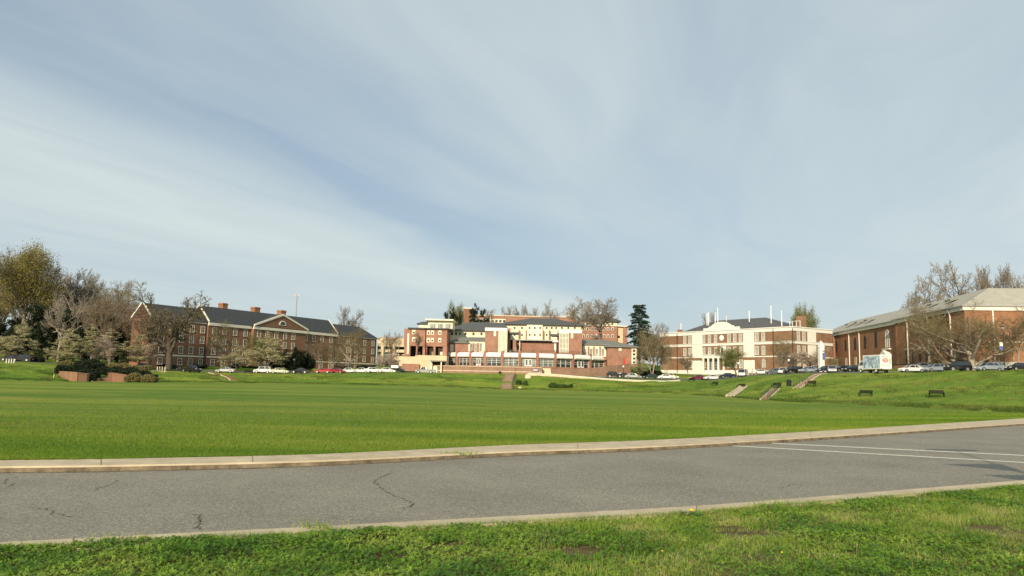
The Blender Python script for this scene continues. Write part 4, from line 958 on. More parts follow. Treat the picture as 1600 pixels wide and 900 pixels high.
cpart('link_wall','peach',[(964.7,974,510,540,322,10)]); cpart('end_wall','brickC',[(974,980.5,511,545,321,12)]); cpart('opening','dark',[(964.8,968.5,524.5,528,321.8,.3)]); cpart('parapet','trim',[(964.6,981,508.8,510.3,320.8,13)])
g = at_root(dist_building('beige multi level parking deck in the distance beside the brick dormitory', 612, 330, 'parking_deck')); e = g
for k,v0 in enumerate((528,537,546)): cpart('deck','peach',[(590,636,v0,v0+4.5,330+k,.6)]); 
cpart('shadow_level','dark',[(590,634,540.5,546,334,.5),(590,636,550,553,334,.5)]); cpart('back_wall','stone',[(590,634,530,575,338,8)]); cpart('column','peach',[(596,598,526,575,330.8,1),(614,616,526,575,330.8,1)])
e = e_old; EO = Vector(e.location)

# ------------------------------------------------------------------ trees
def basis(d):
    d = d.normalized(); a = d.orthogonal().normalized(); return d, a, d.cross(a)
class TreeGen:
    def __init__(s, seed): s.r = random.Random(seed); s.seg = []; s.tips = []
    def grow(s, p, d, L, r, lev, mx, cfg):
        n = 5 if lev == 0 else 4 if lev <= 2 else 3
        R_ = s.r; pts = [(p.copy(), r)]; rad = r; end = cfg['end'][min(lev, len(cfg['end'])-1)]
        for i in range(n):
            j = cfg['jit'][min(lev, len(cfg['jit'])-1)]
            d = (d + Vector((R_.gauss(0,j), R_.gauss(0,j), R_.gauss(0,j)*.8)) + Vector((0,0,cfg['trop'][min(lev, len(cfg['trop'])-1)]/n))).normalized()
            q = p + d*(L/n); r2 = max(r*(1-(1-end)*(i+1)/n), cfg['rmin']); s.seg.append((p, q, rad, r2, lev)); p = q; rad = r2; pts.append((p.copy(), r2, d.copy()))
        if lev < mx:
            k = cfg['kids'][lev]; f0 = cfg['start'][min(lev, len(cfg['start'])-1)]
            off = R_.uniform(0, 6.28)
            for c in range(k):
                f = f0 + (1-f0)*(c+R_.uniform(.2,.8))/k; x = f*n; i = min(int(x), n-1); a = pts[i]; b = pts[i+1]
                q = a[0].lerp(b[0], x-i); dd, e1, e2 = basis(b[2]); an = off + c*2.4 + R_.uniform(-.5,.5)
                spr = R(cfg['ang'][min(lev, len(cfg['ang'])-1)] * R_.uniform(.75, 1.25)); nd = dd*math.cos(spr) + (e1*math.cos(an)+e2*math.sin(an))*math.sin(spr)
                if cfg.get('flat') and lev >= 1: nd.z *= cfg['flat']; nd.normalize()
                rr = (a[1]+(b[1]-a[1])*(x-i))*R_.uniform(.5,.75); LL = L*cfg['rat'][min(lev, len(cfg['rat'])-1)]*R_.uniform(.75,1.2)*(1-.35*(f if lev else 0))
                s.grow(q, nd, LL, max(rr, cfg['rmin']), lev+1, mx, cfg)
        if lev >= mx-1: s.tips += [x_[0] for x_ in pts[1:]]
    def tubes(s, lo, hi, name):
        V = []; k = 6 if lo == 0 else 3
        vs, fs = [], []
        S = [x for x in s.seg if lo <= x[4] <= hi]
        n = len(S); P0 = np.array([x[0] for x in S]); P1 = np.array([x[1] for x in S]); r0 = np.array([x[2] for x in S]); r1 = np.array([x[3] for x in S])
        D = P1-P0; D /= np.linalg.norm(D, axis=1, keepdims=True)+1e-9
        ref = np.where(np.abs(D[:,2:3]) > .9, np.array([[1.,0,0]]), np.array([[0,0,1.]])); A_ = np.cross(D, ref); A_ /= np.linalg.norm(A_, axis=1, keepdims=True); B_ = np.cross(D, A_)
        an = np.arange(k)*2*math.pi/k
        ring = A_[:,None,:]*np.cos(an)[None,:,None] + B_[:,None,:]*np.sin(an)[None,:,None]
        VV = np.concatenate([P0[:,None,:]+ring*r0[:,None,None], P1[:,None,:]+ring*r1[:,None,None]], 1).reshape(-1,3)
        b_ = np.arange(n)[:,None,None]*2*k; i = np.arange(k); F_ = np.stack([i, i+k, (i+1)%k+k, (i+1)%k], -1)[None]+b_
        return np_mesh(name, VV, 4, True, F_.reshape(-1,4))
    def leaves(s, n, rad, size, flat=1.0, name='foliage', zmul=None):
        zmul = flat if zmul is None else zmul
        if not s.tips: return None
        rg_ = np.random.default_rng(s.r.randint(0, 9999)); T = np.array([tuple(t) for t in s.tips]); c = T[rg_.integers(0, len(T), n)] + rg_.normal(0, 1, (n,3))*np.array([rad, rad, rad*zmul])
        u_ = rg_.normal(0,1,(n,3)); u_[:,2] *= flat; u_ /= np.linalg.norm(u_,axis=1,keepdims=True); w_ = rg_.normal(0,1,(n,3)); w_[:,2] *= flat; w_ -= (w_*u_).sum(1,keepdims=True)*u_; w_ /= np.linalg.norm(w_,axis=1,keepdims=True)
        z = (size*rg_.uniform(.5,1.4,n))[:,None]; a, b = u_*z, w_*z*.7
        return np_mesh(name, np.stack([c-a, c-b, c+a, c+b], 1).reshape(-1,3), 4)
    def top(s): return max(x[1].z for x in s.seg)
PROTO = {}
def proto(key, seed, H, r, cfg, mx, trunk_m, twig_m, leaf=None, split=2, n_trunks=1, lean=(0,0)):
    g = TreeGen(seed)
    for k in range(n_trunks):
        a = 6.28*k/max(1,n_trunks)+seed; d = Vector((lean[0]+(.22*math.cos(a) if n_trunks > 1 else 0), lean[1]+(.22*math.sin(a) if n_trunks > 1 else 0), 1))
        g.grow(Vector((0,0,-.3)), d.normalized(), H, r/(n_trunks**.5), 0, mx, cfg)
    sc0 = 1/g.top()
    tr = g.tubes(0, split, 'trunk'); tr.materials.append(M[trunk_m]); tw = g.tubes(split+1, mx, 'twigs'); tw.materials.append(M[twig_m])
    lf = None
    if leaf: lf = g.leaves(*leaf[1:5]) ; lf.materials.append(M[leaf[0]])
    w_ = np.percentile([math.hypot(x[1].x, x[1].y) for x in g.seg], 92)
    PROTO[key] = (tr, tw, lf, g.top(), w_)
BARE = dict(end=[.45,.4,.4,.4,.5,.6], jit=[.07,.11,.14,.17,.2], trop=[.1,.35,.3,.2,.15], kids=[11,8,7,6,3], start=[.30,.25,.2,.2,.2], ang=[46,44,42,42,40], rat=[.62,.56,.55,.55,.6], rmin=.024)
proto('bare1', 1, 9, .42, BARE, 4, 'barkg', 'twigg')
proto('bare2', 2, 10, .36, dict(BARE, ang=[34,36,36,38], trop=[.15,.5,.4,.3], kids=[11,8,7,6,3]), 4, 'barkg', 'twigb')
proto('bare3', 3, 8, .40, dict(BARE, kids=[9,8,7,6,3], ang=[54,45,42,40]), 4, 'barkp', 'twigg')
proto('oak', 14, 7.5, .62, dict(BARE, kids=[10,7,6,5,3], ang=[56,46,45,42], start=[.28,.3,.2,.2], rat=[.9,.5,.5,.5], trop=[.1,.35,.3,.2], jit=[.1,.2,.24,.26], rmin=.022), 4, 'barkd', 'twigd', ('lf_olive', 3800, .18, .09, 1.0), 2)
proto('big_olive', 5, 12, .45, dict(BARE, kids=[12,8,6,5,3], ang=[42,40,40,40], trop=[.1,.45,.4,.3]), 4, 'barkg', 'twigb', ('lf_olive', 22000, .5, .085, 1.0))
proto('big_yellow', 15, 12, .45, dict(BARE, kids=[12,8,6,5,3], ang=[42,40,40,40], trop=[.1,.45,.4,.3]), 4, 'barkg', 'twigb', ('lf_yellow', 42000, .6, .095, 1.0))
proto('hazy', 6, 9, .30, dict(BARE, kids=[9,6,6,5,3], ang=[40,42,45,45], rmin=.014, trop=[.1,.4,.35,.3]), 4, 'barkp', 'twigb', ('lf_olive', 9000, .35, .07, 1.0))
proto('rust', 7, 8, .28, dict(BARE, kids=[9,6,6,4,3], rmin=.014), 4, 'barkg', 'twigb', ('lf_rust', 9000, .3, .07, 1.0))
proto('spring', 8, 7, .28, dict(BARE, kids=[9,6,5,4,3], ang=[50,45,45,45]), 4, 'barkg', 'twigb', ('lf_spring', 13000, .45, .10, 1.0))
DOG = dict(flat=.15, end=[.4,.4,.4,.5], jit=[.1,.08,.07,.07], trop=[.05,-.05,0,0], kids=[11,8,6,4], start=[.28,.2,.15,.15], ang=[62,48,45,45], rat=[.85,.5,.5,.5], rmin=.014)
proto('dog_cream', 9, 4.2, .16, DOG, 3, 'barkd', 'twigd', ('lf_cream', 15000, .17, .075, .25), 1)
proto('dog_cream2', 19, 4.2, .16, dict(DOG, kids=[11,8,6,4], ang=[58,48,45,45], flat=.3), 3, 'barkd', 'twigd', ('lf_cream', 13000, .18, .075, .35), 1)
proto('dog_pink', 10, 4.2, .15, dict(DOG, flat=.8, ang=[58,46,44,44], trop=[.1,.15,.1,.1]), 3, 'barkd', 'twigb', ('lf_pink', 13000, .2, .075, .6), 1)
proto('dog_bud', 12, 4.2, .15, dict(DOG, flat=None, ang=[52,46,44,44], trop=[.1,.25,.2,.1]), 3, 'barkg', 'twigb', ('lf_rust', 7000, .2, .055, .8), 1)
EVG = dict(end=[.3,.4,.4,.5], jit=[.06,.12,.16,.18], trop=[.05,.2,.1,0], kids=[20,7,5,3], start=[.12,.2,.2,.2], ang=[62,45,45,45], rat=[.5,.5,.5,.5], rmin=.02)
proto('ever', 20, 9, .35, EVG, 3, 'barkd', 'twigd', ('lf_ever', 36000, .34, .17, 1.0), 1)
proto('ever_low', 21, 4.2, .25, dict(EVG, kids=[20,7,6,3], start=[.04,.2,.2,.2], ang=[70,48,45,45], rat=[.95,.5,.5,.5]), 3, 'barkd', 'twigd', ('lf_ever', 32000, .25, .13, 1.0), 1)
proto('pine', 22, 10, .32, dict(EVG, kids=[13,6,5,3], start=[.35,.3,.2,.2], ang=[65,42,42,42], rat=[.42,.5,.5,.5]), 3, 'barkd', 'twigd', ('lf_ever', 18000, .22, .13, 1.0), 1)
# open sprawling tree with several leaning limbs for the right side
proto('sprawl', 30, 4.6, .40, dict(BARE, kids=[8,7,6,5,4], start=[.12,.15,.15,.15], ang=[58,42,42,42], rat=[1.35,.52,.5,.5], trop=[.05,.55,.35,.2], jit=[.12,.14,.2,.2], rmin=.012), 4, 'barkp', 'twigb', ('lf_olive', 9000, .25, .05, 1.0), 1, 1)
# slender clump of pale stems
proto('clump', 31, 8, .22, dict(BARE, kids=[7,5,5,4,3], start=[.35,.2,.2,.2], ang=[28,36,40,40], rat=[.5,.5,.5,.5]), 4, 'barkp', 'twigb', ('lf_olive', 5000, .3, .06, 1.0), 1, 3)

def tree(key, u, vt, Y, wpx, label, group=None, name='bare_tree', rz=None, vb=None):
    g = G(u, Y); tr, tw, lf, H0, W0_ = PROTO[key]; zt = P(u, vt, Y).z
    if vb is not None: g.z = P(u, vb, Y).z
    s_ = (zt-g.z)/H0; sx = (wpx/2)*Y/F/W0_
    r_ = random.Random(int(u*13+Y)); rz = r_.uniform(0, 6.28) if rz is None else rz
    t = empty(name, g, rz); t.scale = (sx, sx, s_); tag(t, label, 'tree', group)
    a = link('trunk', tr, None, t); b = link('crown', tw, None, t)
    if lf: link('foliage', lf, None, b)
    return t
WD = 'trees of the left woodland'
tree('big_yellow', 28, 374, 225, 120, 'tallest tree at the left edge, hazed with yellow green new leaves', WD, 'budding_tree')
tree('big_olive', -12, 385, 240, 110, 'tall budding tree cut by the left edge of the frame', WD, 'budding_tree')
tree('bare2', 70, 408, 240, 84, 'tall bare tree just right of the yellow green one', WD)
tree('bare1', 100, 416, 250, 84, 'bare tree with forked crown over the dark evergreens', WD)
tree('bare2', 130, 424, 262, 76, 'slender bare tree in the middle of the left woodland', WD)
tree('hazy', 153, 430, 250, 76, 'bare tree with brown haze of buds near the woodland end', WD)
tree('hazy', 182, 450, 240, 76, 'lower brown budding tree at the right end of the woodland', WD)
tree('rust', 200, 472, 232, 60, 'reddish brown budding tree next to the brick gable', WD)
tree('bare3', 48, 432, 280, 70, 'pale bare tree seen through the woodland gap', WD)
tree('bare1', 165, 434, 285, 70, 'distant bare tree behind the brown budding ones', WD)
tree('bare3', 112, 440, 225, 60, 'lower pale limbed tree before the dark evergreens', WD)
tree('bare2', 140, 452, 208, 60, 'upright bare tree low in the woodland middle', WD)
tree('rust', 216, 486, 199, 46, 'brown budding tree screening the brick gable wall', WD, 'budding_tree')
tree('bare2', 232, 474, 202, 40, 'thin bare tree between the gable and the oak', WD)
tree('bare3', 88, 452, 207, 64, 'bare tree with pale limbs standing before the dark evergreens', WD)
tree('bare2', 170, 462, 207, 60, 'thin limbed bare tree before the evergreens near the gable', WD)
for i, (u, vt, Y, wd, lb) in enumerate([(70,478,212,66,'dark evergreen mass below the tall bare trees'),(98,484,216,60,'dark evergreen left of the tiered blossom tree'),(126,488,214,60,'dark evergreen behind the tiered cream blossom tree'),(4,500,222,60,'dark evergreen under the yellow green tree at the left edge'),(152,494,212,56,'dark evergreen behind the pinkish blossom tree'),(40,498,226,60,'dark evergreen behind the leftmost blossom tree'),(180,500,214,52,'dark evergreen right of the woodland, near the gable'),(204,520,212,34,'dark evergreen beside the brick gable wall')]):
    tree('ever', u, vt, Y, wd, lb, 'dark evergreens in the left woodland', 'evergreen_tree')
DG = 'small blossoming trees by the left building'
tree('dog_cream2', 26, 498, 190, 68, 'leftmost small tree with greenish cream blossom', DG, 'blossom_tree', vb=566)
tree('dog_cream', 124, 505, 182, 56, 'tiered cream blossom tree above the brick planter', DG, 'blossom_tree', vb=571)
tree('dog_cream2', 96, 528, 186, 44, 'low spreading cream tree left of the tiered one', DG, 'blossom_tree')
tree('dog_pink', 152, 522, 186, 50, 'pinkish blossom tree right of the tiered cream tree', DG, 'blossom_tree')
tree('dog_cream', 186, 514, 190, 74, 'wide flat topped cream blossom tree near the big oak', DG, 'blossom_tree')
tree('dog_pink', 214, 532, 193, 48, 'low pink tinged tree left of the oak trunk', DG, 'blossom_tree')
tree('oak', 261, 444, 196, 116, 'big gnarled grey tree in front of the left brick gable', None, 'oak_tree', rz=.6)
tree('hazy', 345, 498, 208, 42, 'faint budding tree in front of the brick wall left of the pediment', None, 'budding_tree')
tree('dog_cream2', 370, 533, 206, 48, 'cream flecked small tree left of the wide blossom tree', DG, 'blossom_tree')
tree('dog_cream2', 423, 518, 207, 74, 'wide cream blossom tree over the white suv', DG, 'blossom_tree')
tree('spring', 412, 522, 214, 46, 'green leafing tree mixed with the wide cream blossom', None, 'leafing_tree')
EG = 'dark evergreen shrubs before the left building'
tree('ever_low', 436, 541, 220, 34, 'dark rounded evergreen behind the cream sedan', EG, 'evergreen_shrub')
tree('ever_low', 462, 543, 224, 34, 'dark evergreen above the black sedan', EG, 'evergreen_shrub')
tree('ever_low', 482, 552, 228, 24, 'smaller dark evergreen right of the black sedan', EG, 'evergreen_shrub')
tree('rust', 497, 530, 226, 40, 'brown budding tree left of the red cars', None, 'budding_tree')
tree('hazy', 519, 536, 228, 34, 'pale budding tree behind the red cars', None, 'budding_tree')
tree('hazy', 548, 507, 240, 58, 'tall thin budding tree before the right wing of the left building', None, 'budding_tree')
tree('bare2', 533, 477, 310, 52, 'bare tree rising behind the dark roof of the left building')
tree('dog_pink', 600, 548, 216, 44, 'pinkish white blossom tree at the right end of the brick dormitory', DG, 'blossom_tree')
tree('rust', 608, 519, 290, 30, 'reddish bare tree in front of the parking deck', None, 'budding_tree')
tree('bare2', 650, 517, 232, 16, 'thin bare tree in front of the brick loggia', vb=556)
BG = 'trees on the hill behind the student center'
tree('pine', 700, 480, 330, 24, 'left dark pine behind the penthouse', BG, 'pine_tree')
tree('pine', 713, 486, 325, 18, 'small dark pine left of the brick tower', BG, 'pine_tree')
tree('spring', 719, 471, 350, 34, 'light green tree left of the brick tower', BG, 'leafing_tree')
tree('pine', 743, 474, 330, 30, 'dark pine right of the brick tower', BG, 'pine_tree')
tree('bare1', 756, 482, 350, 34, 'small bare tree beside the dark pine on the hill', BG)
for u, vt, wd, lb in ((795,476,26,'leftmost small bare tree above the long salmon building'),(815,473,26,'bare tree second from left above the salmon building'),(834,478,30,'low bare tree above the middle of the salmon building'),(848,482,24,'lowest bare tree left of the tall bare ones')):
    tree('bare2', u, vt, 410, wd, lb, BG)
tree('bare3', 862, 466, 300, 36, 'slim tall bare tree before the long dark roof', BG, vb=540)
tree('bare3', 903, 459, 285, 78, 'largest bare tree on the hill, behind the right tower', BG, vb=530)
tree('bare1', 936, 466, 275, 70, 'round crowned bare tree before the hipped brick building', BG, vb=533)
tree('rust', 885, 505, 290, 26, 'low reddish tree behind the right tower', BG, 'budding_tree', vb=535)
# conifer
g = G(999, 262); zt = P(1000, 474, 262).z; t = empty('conifer', g); tag(t, 'tall blue green conifer with layered drooping branches right of the student center', 'tree'); Hc = zt-g.z
MB().tube((0,0,-.5),(0,0,Hc*.97),.5,.05,8).build('trunk', M['barkg'], t)
rg_ = random.Random(5); mbw = MB(); LV = []
for k in range(46):
    z = Hc*(.20+.79*k/46); fr = 1-(z/Hc-.2)/.8; Lb = (1.2+5.4*fr**.55)*rg_.uniform(.6,1.15); an = rg_.uniform(0,6.28)
    for j in range(2):
        an += 3.14+rg_.uniform(-.6,.6); p0 = Vector((0,0,z)); p1 = Vector((Lb*math.cos(an)*.6, Lb*math.sin(an)*.6, z+Lb*.04)); p2 = Vector((Lb*math.cos(an), Lb*math.sin(an), z-Lb*.10))
        mbw.tube(p0,p1,.06,.04,4,False); mbw.tube(p1,p2,.04,.02,4,False)
        for q_ in range(int(110+90*fr)):
            f_ = rg_.uniform(.22,1.03); c_ = p0.lerp(p1,f_/.6) if f_ < .6 else p1.lerp(p2,(f_-.6)/.4); sp_ = .55*(1.15-f_)+.15
            c_ = c_+Vector((rg_.gauss(0,sp_),rg_.gauss(0,sp_),rg_.gauss(0,.10)-.08)); LV.append(c_)
LV = np.array([tuple(c_) for c_ in LV]); n = len(LV); r2 = np.random.default_rng(5); a = r2.normal(0,1,(n,3))*np.array([1,1,.35]); a /= np.linalg.norm(a,axis=1,keepdims=True); b = r2.normal(0,1,(n,3))*np.array([1,1,.35]); b -= (b*a).sum(1,keepdims=True)*a; b /= np.linalg.norm(b,axis=1,keepdims=True)
z_ = r2.uniform(.18,.42,n)[:,None]; cr_ = mbw.build('crown', M['barkd'], t); link('needles', np_mesh('needles', np.stack([LV-a*z_, LV-b*z_*.5, LV+a*z_, LV+b*z_*.5],1).reshape(-1,3),4), M['lf_conif'], cr_)

CT_ = 'trees between the student center and the white banded hall'
tree('hazy', 1014, 515, 240, 50, 'pale budding tree behind the small cream tree', CT_, 'budding_tree')
tree('clump', 1019, 505, 232, 40, 'pale trunked clump in front of the dark hedge', CT_, 'budding_tree')
tree('bare2', 1024, 503, 300, 54, 'grey bare tree far behind between the two buildings', CT_)
tree('bare2', 1004, 512, 310, 36, 'grey bare tree low behind the conifer', CT_)
tree('rust', 1028, 535, 245, 34, 'reddish brown budding tree near the corner of the white banded hall', CT_, 'budding_tree')
tree('clump', 1041, 530, 236, 24, 'white stemmed tree at the left corner of the white banded hall', CT_, 'budding_tree')
tree('bare2', 1076, 552, 240, 26, 'thin bare sapling before the left half of the white banded hall', CT_)
tree('dog_cream', 1000, 560, 228, 28, 'small cream blossom tree beside the red banner post', None, 'blossom_tree')
tree('spring', 1151, 540, 225, 50, 'yellow green leafing tree in front of the portico', None, 'leafing_tree')
tree('bare1', 1232, 548, 205, 40, 'bare tree before the right part of the white banded hall')
tree('hazy', 1224, 520, 208, 44, 'hazy brown tree before the corner of the white banded hall', None, 'budding_tree')
tree('dog_pink', 1266, 540, 200, 48, 'full pinkish blossom tree left of the white pillar', None, 'blossom_tree')
tree('bare2', 1114, 484, 330, 26, 'distant bare tree behind the roof pipes')
tree('spring', 1245, 474, 290, 30, 'left of two light green trees behind the white banded hall', None, 'leafing_tree')
tree('spring', 1271, 475, 292, 36, 'right of two light green trees behind the white banded hall', None, 'leafing_tree')
RB = 'bare trees behind the pale roof'
for key, u, vt, Y, wd, lb in (('bare3',1470,418,235,90,'left bare tree with wide crown behind the pale roof'),('bare1',1508,407,230,84,'tallest bare tree behind the pale roof ridge'),('bare2',1545,413,235,60,'narrow bare tree right of the ridge end'),('bare2',1572,410,228,56,'bare tree nearest the right edge behind the roof'),('bare3',1442,445,240,54,'low bare tree left of the others behind the roof'),('bare1',1606,420,230,60,'bare tree cut by the right edge')):
    tree(key, u, vt, Y, wd, lb, RB)
tree('big_yellow', 1596, 446, 172, 54, 'yellow green budding tree at the right edge above the cornice', None, 'budding_tree')
tree('hazy', 1452, 462, 166, 76, 'tall olive budding tree in front of the orange brick wall', None, 'budding_tree')
tree('sprawl', 1519, 472, 143, 170, 'sprawling pale limbed tree behind the black jeep', None, 'sprawling_tree', rz=1.0)
tree('sprawl', 1490, 490, 147, 120, 'second sprawling budding tree just behind the first', None, 'sprawling_tree', rz=3.3)
tree('clump', 1590, 478, 143, 70, 'white stemmed clump near the right edge', None, 'budding_tree')
tree('clump', 1562, 500, 144, 40, 'thin pale stems beside the bannered lamp post', None, 'budding_tree')
tree('hazy', 1304, 556, 190, 26, 'small hazy tree beside the white pillar', None, 'budding_tree')

# hedges / shrubs built from leaf faces over a stem core
def hedge(u0, u1, Y, vt, dep, label, m_='lf_ever', n=5000, name='hedge', ht=None, gr=None, size=.11):
    a = G(u0, Y); b = G(u1, Y); h = ht or max(.4, P((u0+u1)/2, vt, Y).z - (a.z+b.z)/2); e_ = empty(name, (a+b)/2); tag(e_, label, 'hedge' if name == 'hedge' else 'shrub', gr)
    L_ = (b-a).length; r2 = np.random.default_rng(int(u0*7+Y)); ang = math.atan2(b.y-a.y, b.x-a.x); e_.rotation_euler.z = ang
    sl_ = (b.z-a.z)/L_
    q = r2.uniform(-1,1,(n*2,3)); keep = (np.abs(q[:,0])**5+np.abs(q[:,1])**4+np.abs(q[:,2])**4) < 1; q = q[keep][:n]
    sh = .85+.25*np.sin(q[:,0]*L_*.8+u0)*np.cos(q[:,0]*L_*.33); c = np.stack([q[:,0]*L_/2, q[:,1]*dep/2, (q[:,2]*.5+.5)*h*sh + q[:,0]*L_/2*sl_], -1)
    nn = len(c); ua = r2.normal(0,1,(nn,3)); ua /= np.linalg.norm(ua,axis=1,keepdims=True); ub = r2.normal(0,1,(nn,3)); ub -= (ub*ua).sum(1,keepdims=True)*ua; ub /= np.linalg.norm(ub,axis=1,keepdims=True); z = (size*r2.uniform(.6,1.4,nn))[:,None]
    link('foliage', np_mesh('foliage', np.stack([c-ua*z,c-ub*z,c+ua*z,c+ub*z],1).reshape(-1,3),4), M[m_], e_)
    mb = MB()
    for k in range(max(2,int(L_/1.5))):
        x = -L_/2*.85+L_*.85*k/max(1,int(L_/1.5)-1) if L_ > 1 else 0; mb.tube((x,0,x*sl_-.1),(x+.1,0,x*sl_+h*.8),.05,.03,5)
    mb.build('stem', M['barkd'], e_); return e_
hedge(90, 118, 158, 565, 3, 'olive yellow shrub above the left end of the brick planter', 'lf_olive', 3500, 'shrub')
hedge(90, 152, 153, 571, 5, 'dark hedge filling the brick planter', 'lf_ever', 14000, 'hedge')
hedge(150, 244, 160, 576.5, 4, 'long dark hedge behind the brick steps', 'lf_ever', 20000, 'hedge')
hedge(120, 158, 164, 562, 5, 'dark rounded shrub above the planter hedge', 'lf_ever', 12000, 'shrub')
hedge(104, 150, 149.5, 580.5, 2, 'dark low bush trailing over the curved planter wall', 'lf_ever', 5000, 'shrub', size=.1)
hedge(196, 222, 149.3, 583.5, 2.4, 'olive shrub in front of the long hedge, left one', 'lf_olive', 3500, 'shrub')
hedge(222, 246, 149, 586, 2.4, 'olive shrub in front of the long hedge, right one', 'lf_olive', 3000, 'shrub')
hedge(160, 235, 176, 568, 3, 'low olive hedge along the path behind the planter', 'lf_olive', 7000, 'hedge')
hedge(175, 215, 168, 572.5, 2, 'low dark hedge strip behind the long hedge', 'lf_ever', 5000, 'hedge')
hedge(45, 66, 190, 556, 2, 'low dark clipped hedge right of the far left parked cars', 'lf_ever', 3000, 'hedge')
for i, (u0,u1,lb) in enumerate(((245,262,'dark foundation shrubs near the oak trunk'),(300,322,'dark foundation shrub behind the black pickup'),(352,372,'dark foundation shrub left of the entrance'),(376,402,'dark foundation shrub under the blossom tree'),(520,545,'dark foundation shrub behind the white cars'),(556,586,'dark foundation shrub at the right wing'))):
    Yh = [206,212,222,228,262,276][i]; hedge(u0, u1, Yh, 0, 2, lb, 'lf_ever', 2500, 'shrub', ht=1.2, gr='foundation shrubs by the left building')
hedge(1000, 1034, 236, 577, 3, 'tall dark clipped hedge between the two center buildings', 'lf_ever', 12000, 'hedge')
hedge(806, 815, 190, 600, 2, 'small green shrub on the bank right of the center stairs', 'lf_bush', 1500, 'shrub', ht=1.1, size=.14)
hedge(817, 824, 189.5, 600, 2, 'second green shrub beside the stone on the bank', 'lf_bush', 1500, 'shrub', ht=1.1, size=.14)
hedge(857, 878, 187, 601, 2.5, 'left half of the dark green bushes low on the bank', 'lf_bush', 3500, 'shrub', ht=1.0, size=.13)
hedge(878, 895, 187, 601, 2.5, 'right half of the dark green bushes low on the bank', 'lf_bush', 3000, 'shrub', ht=.9, size=.13)
hedge(1568, 1582, 141, 0, 1.2, 'low green plants at the lamp post foot', 'lf_spring', 1200, 'shrub', ht=.5)
hedge(750, 785, 250, 0, 1, 'planter greenery on the courtyard terrace', 'lf_ever', 10, 'shrub', ht=.2) if False else None

# ------------------------------------------------------------------ cars
CM = {}
def paint(name, col, metal=0):
    if name not in CM: CM[name] = mat('car_paint_'+name, col, .28, metal, .6)
    return CM[name]
M['tyre'] = mat('tyre_rubber', (.02,.02,.02), .85); M['rim'] = mat('rim_alloy', (.45,.45,.45), .35, .7); M['cglass'] = mat('car_glass', (.018,.022,.025), .06, spec=.9)
M['lampw'] = mat('headlight', (.75,.75,.72), .15, spec=.8); M['lampr'] = mat('taillight', (.45,.02,.02), .25, spec=.6)
CARS = {
 'sedan': dict(L=4.7, W=1.8, H=1.44, hood=[(0,.55),(.02,.70),(.27,.93),(.30,.95),(.80,.98),(.985,.90),(1,.55)], cab=[(.27,.92),(.41,1.40),(.66,1.42),(.83,.96)], wh=(.17,.81), wr=.33),
 'coupe': dict(L=4.5, W=1.8, H=1.34, hood=[(0,.52),(.02,.66),(.30,.88),(.33,.90),(.84,.93),(.985,.84),(1,.5)], cab=[(.31,.87),(.46,1.30),(.64,1.32),(.88,.92)], wh=(.18,.81), wr=.34),
 'hatch': dict(L=4.4, W=1.78, H=1.50, hood=[(0,.55),(.02,.72),(.24,.97),(.28,1.0),(.88,1.02),(.99,.95),(1,.55)], cab=[(.24,.97),(.40,1.46),(.78,1.46),(.97,1.0)], wh=(.18,.81), wr=.33),
 'suv': dict(L=4.75, W=1.88, H=1.76, hood=[(0,.6),(.02,.85),(.24,1.08),(.27,1.1),(.90,1.12),(.99,1.08),(1,.6)], cab=[(.25,1.07),(.36,1.68),(.88,1.70),(.985,1.1)], wh=(.18,.80), wr=.38),
 'jeep': dict(L=4.3, W=1.86, H=1.84, hood=[(0,.7),(.01,1.02),(.29,1.12),(.31,1.14),(.95,1.14),(.99,1.12),(1,.65)], cab=[(.31,1.12),(.36,1.80),(.95,1.82),(.985,1.13)], wh=(.16,.79), wr=.42),
 'pickup': dict(L=5.5, W=1.95, H=1.82, hood=[(0,.65),(.015,.95),(.24,1.10),(.26,1.12),(.56,1.14),(.985,1.12),(1,.65)], cab=[(.25,1.09),(.34,1.74),(.53,1.76),(.58,1.13)], wh=(.16,.79), wr=.40),
 'van': dict(L=5.2, W=1.95, H=2.0, hood=[(0,.6),(.015,.9),(.14,1.1),(.16,1.12),(.95,1.12),(.99,1.1),(1,.6)], cab=[(.13,1.08),(.26,1.92),(.97,1.94),(.99,1.12)], wh=(.17,.79), wr=.36),
}
_cc = {}
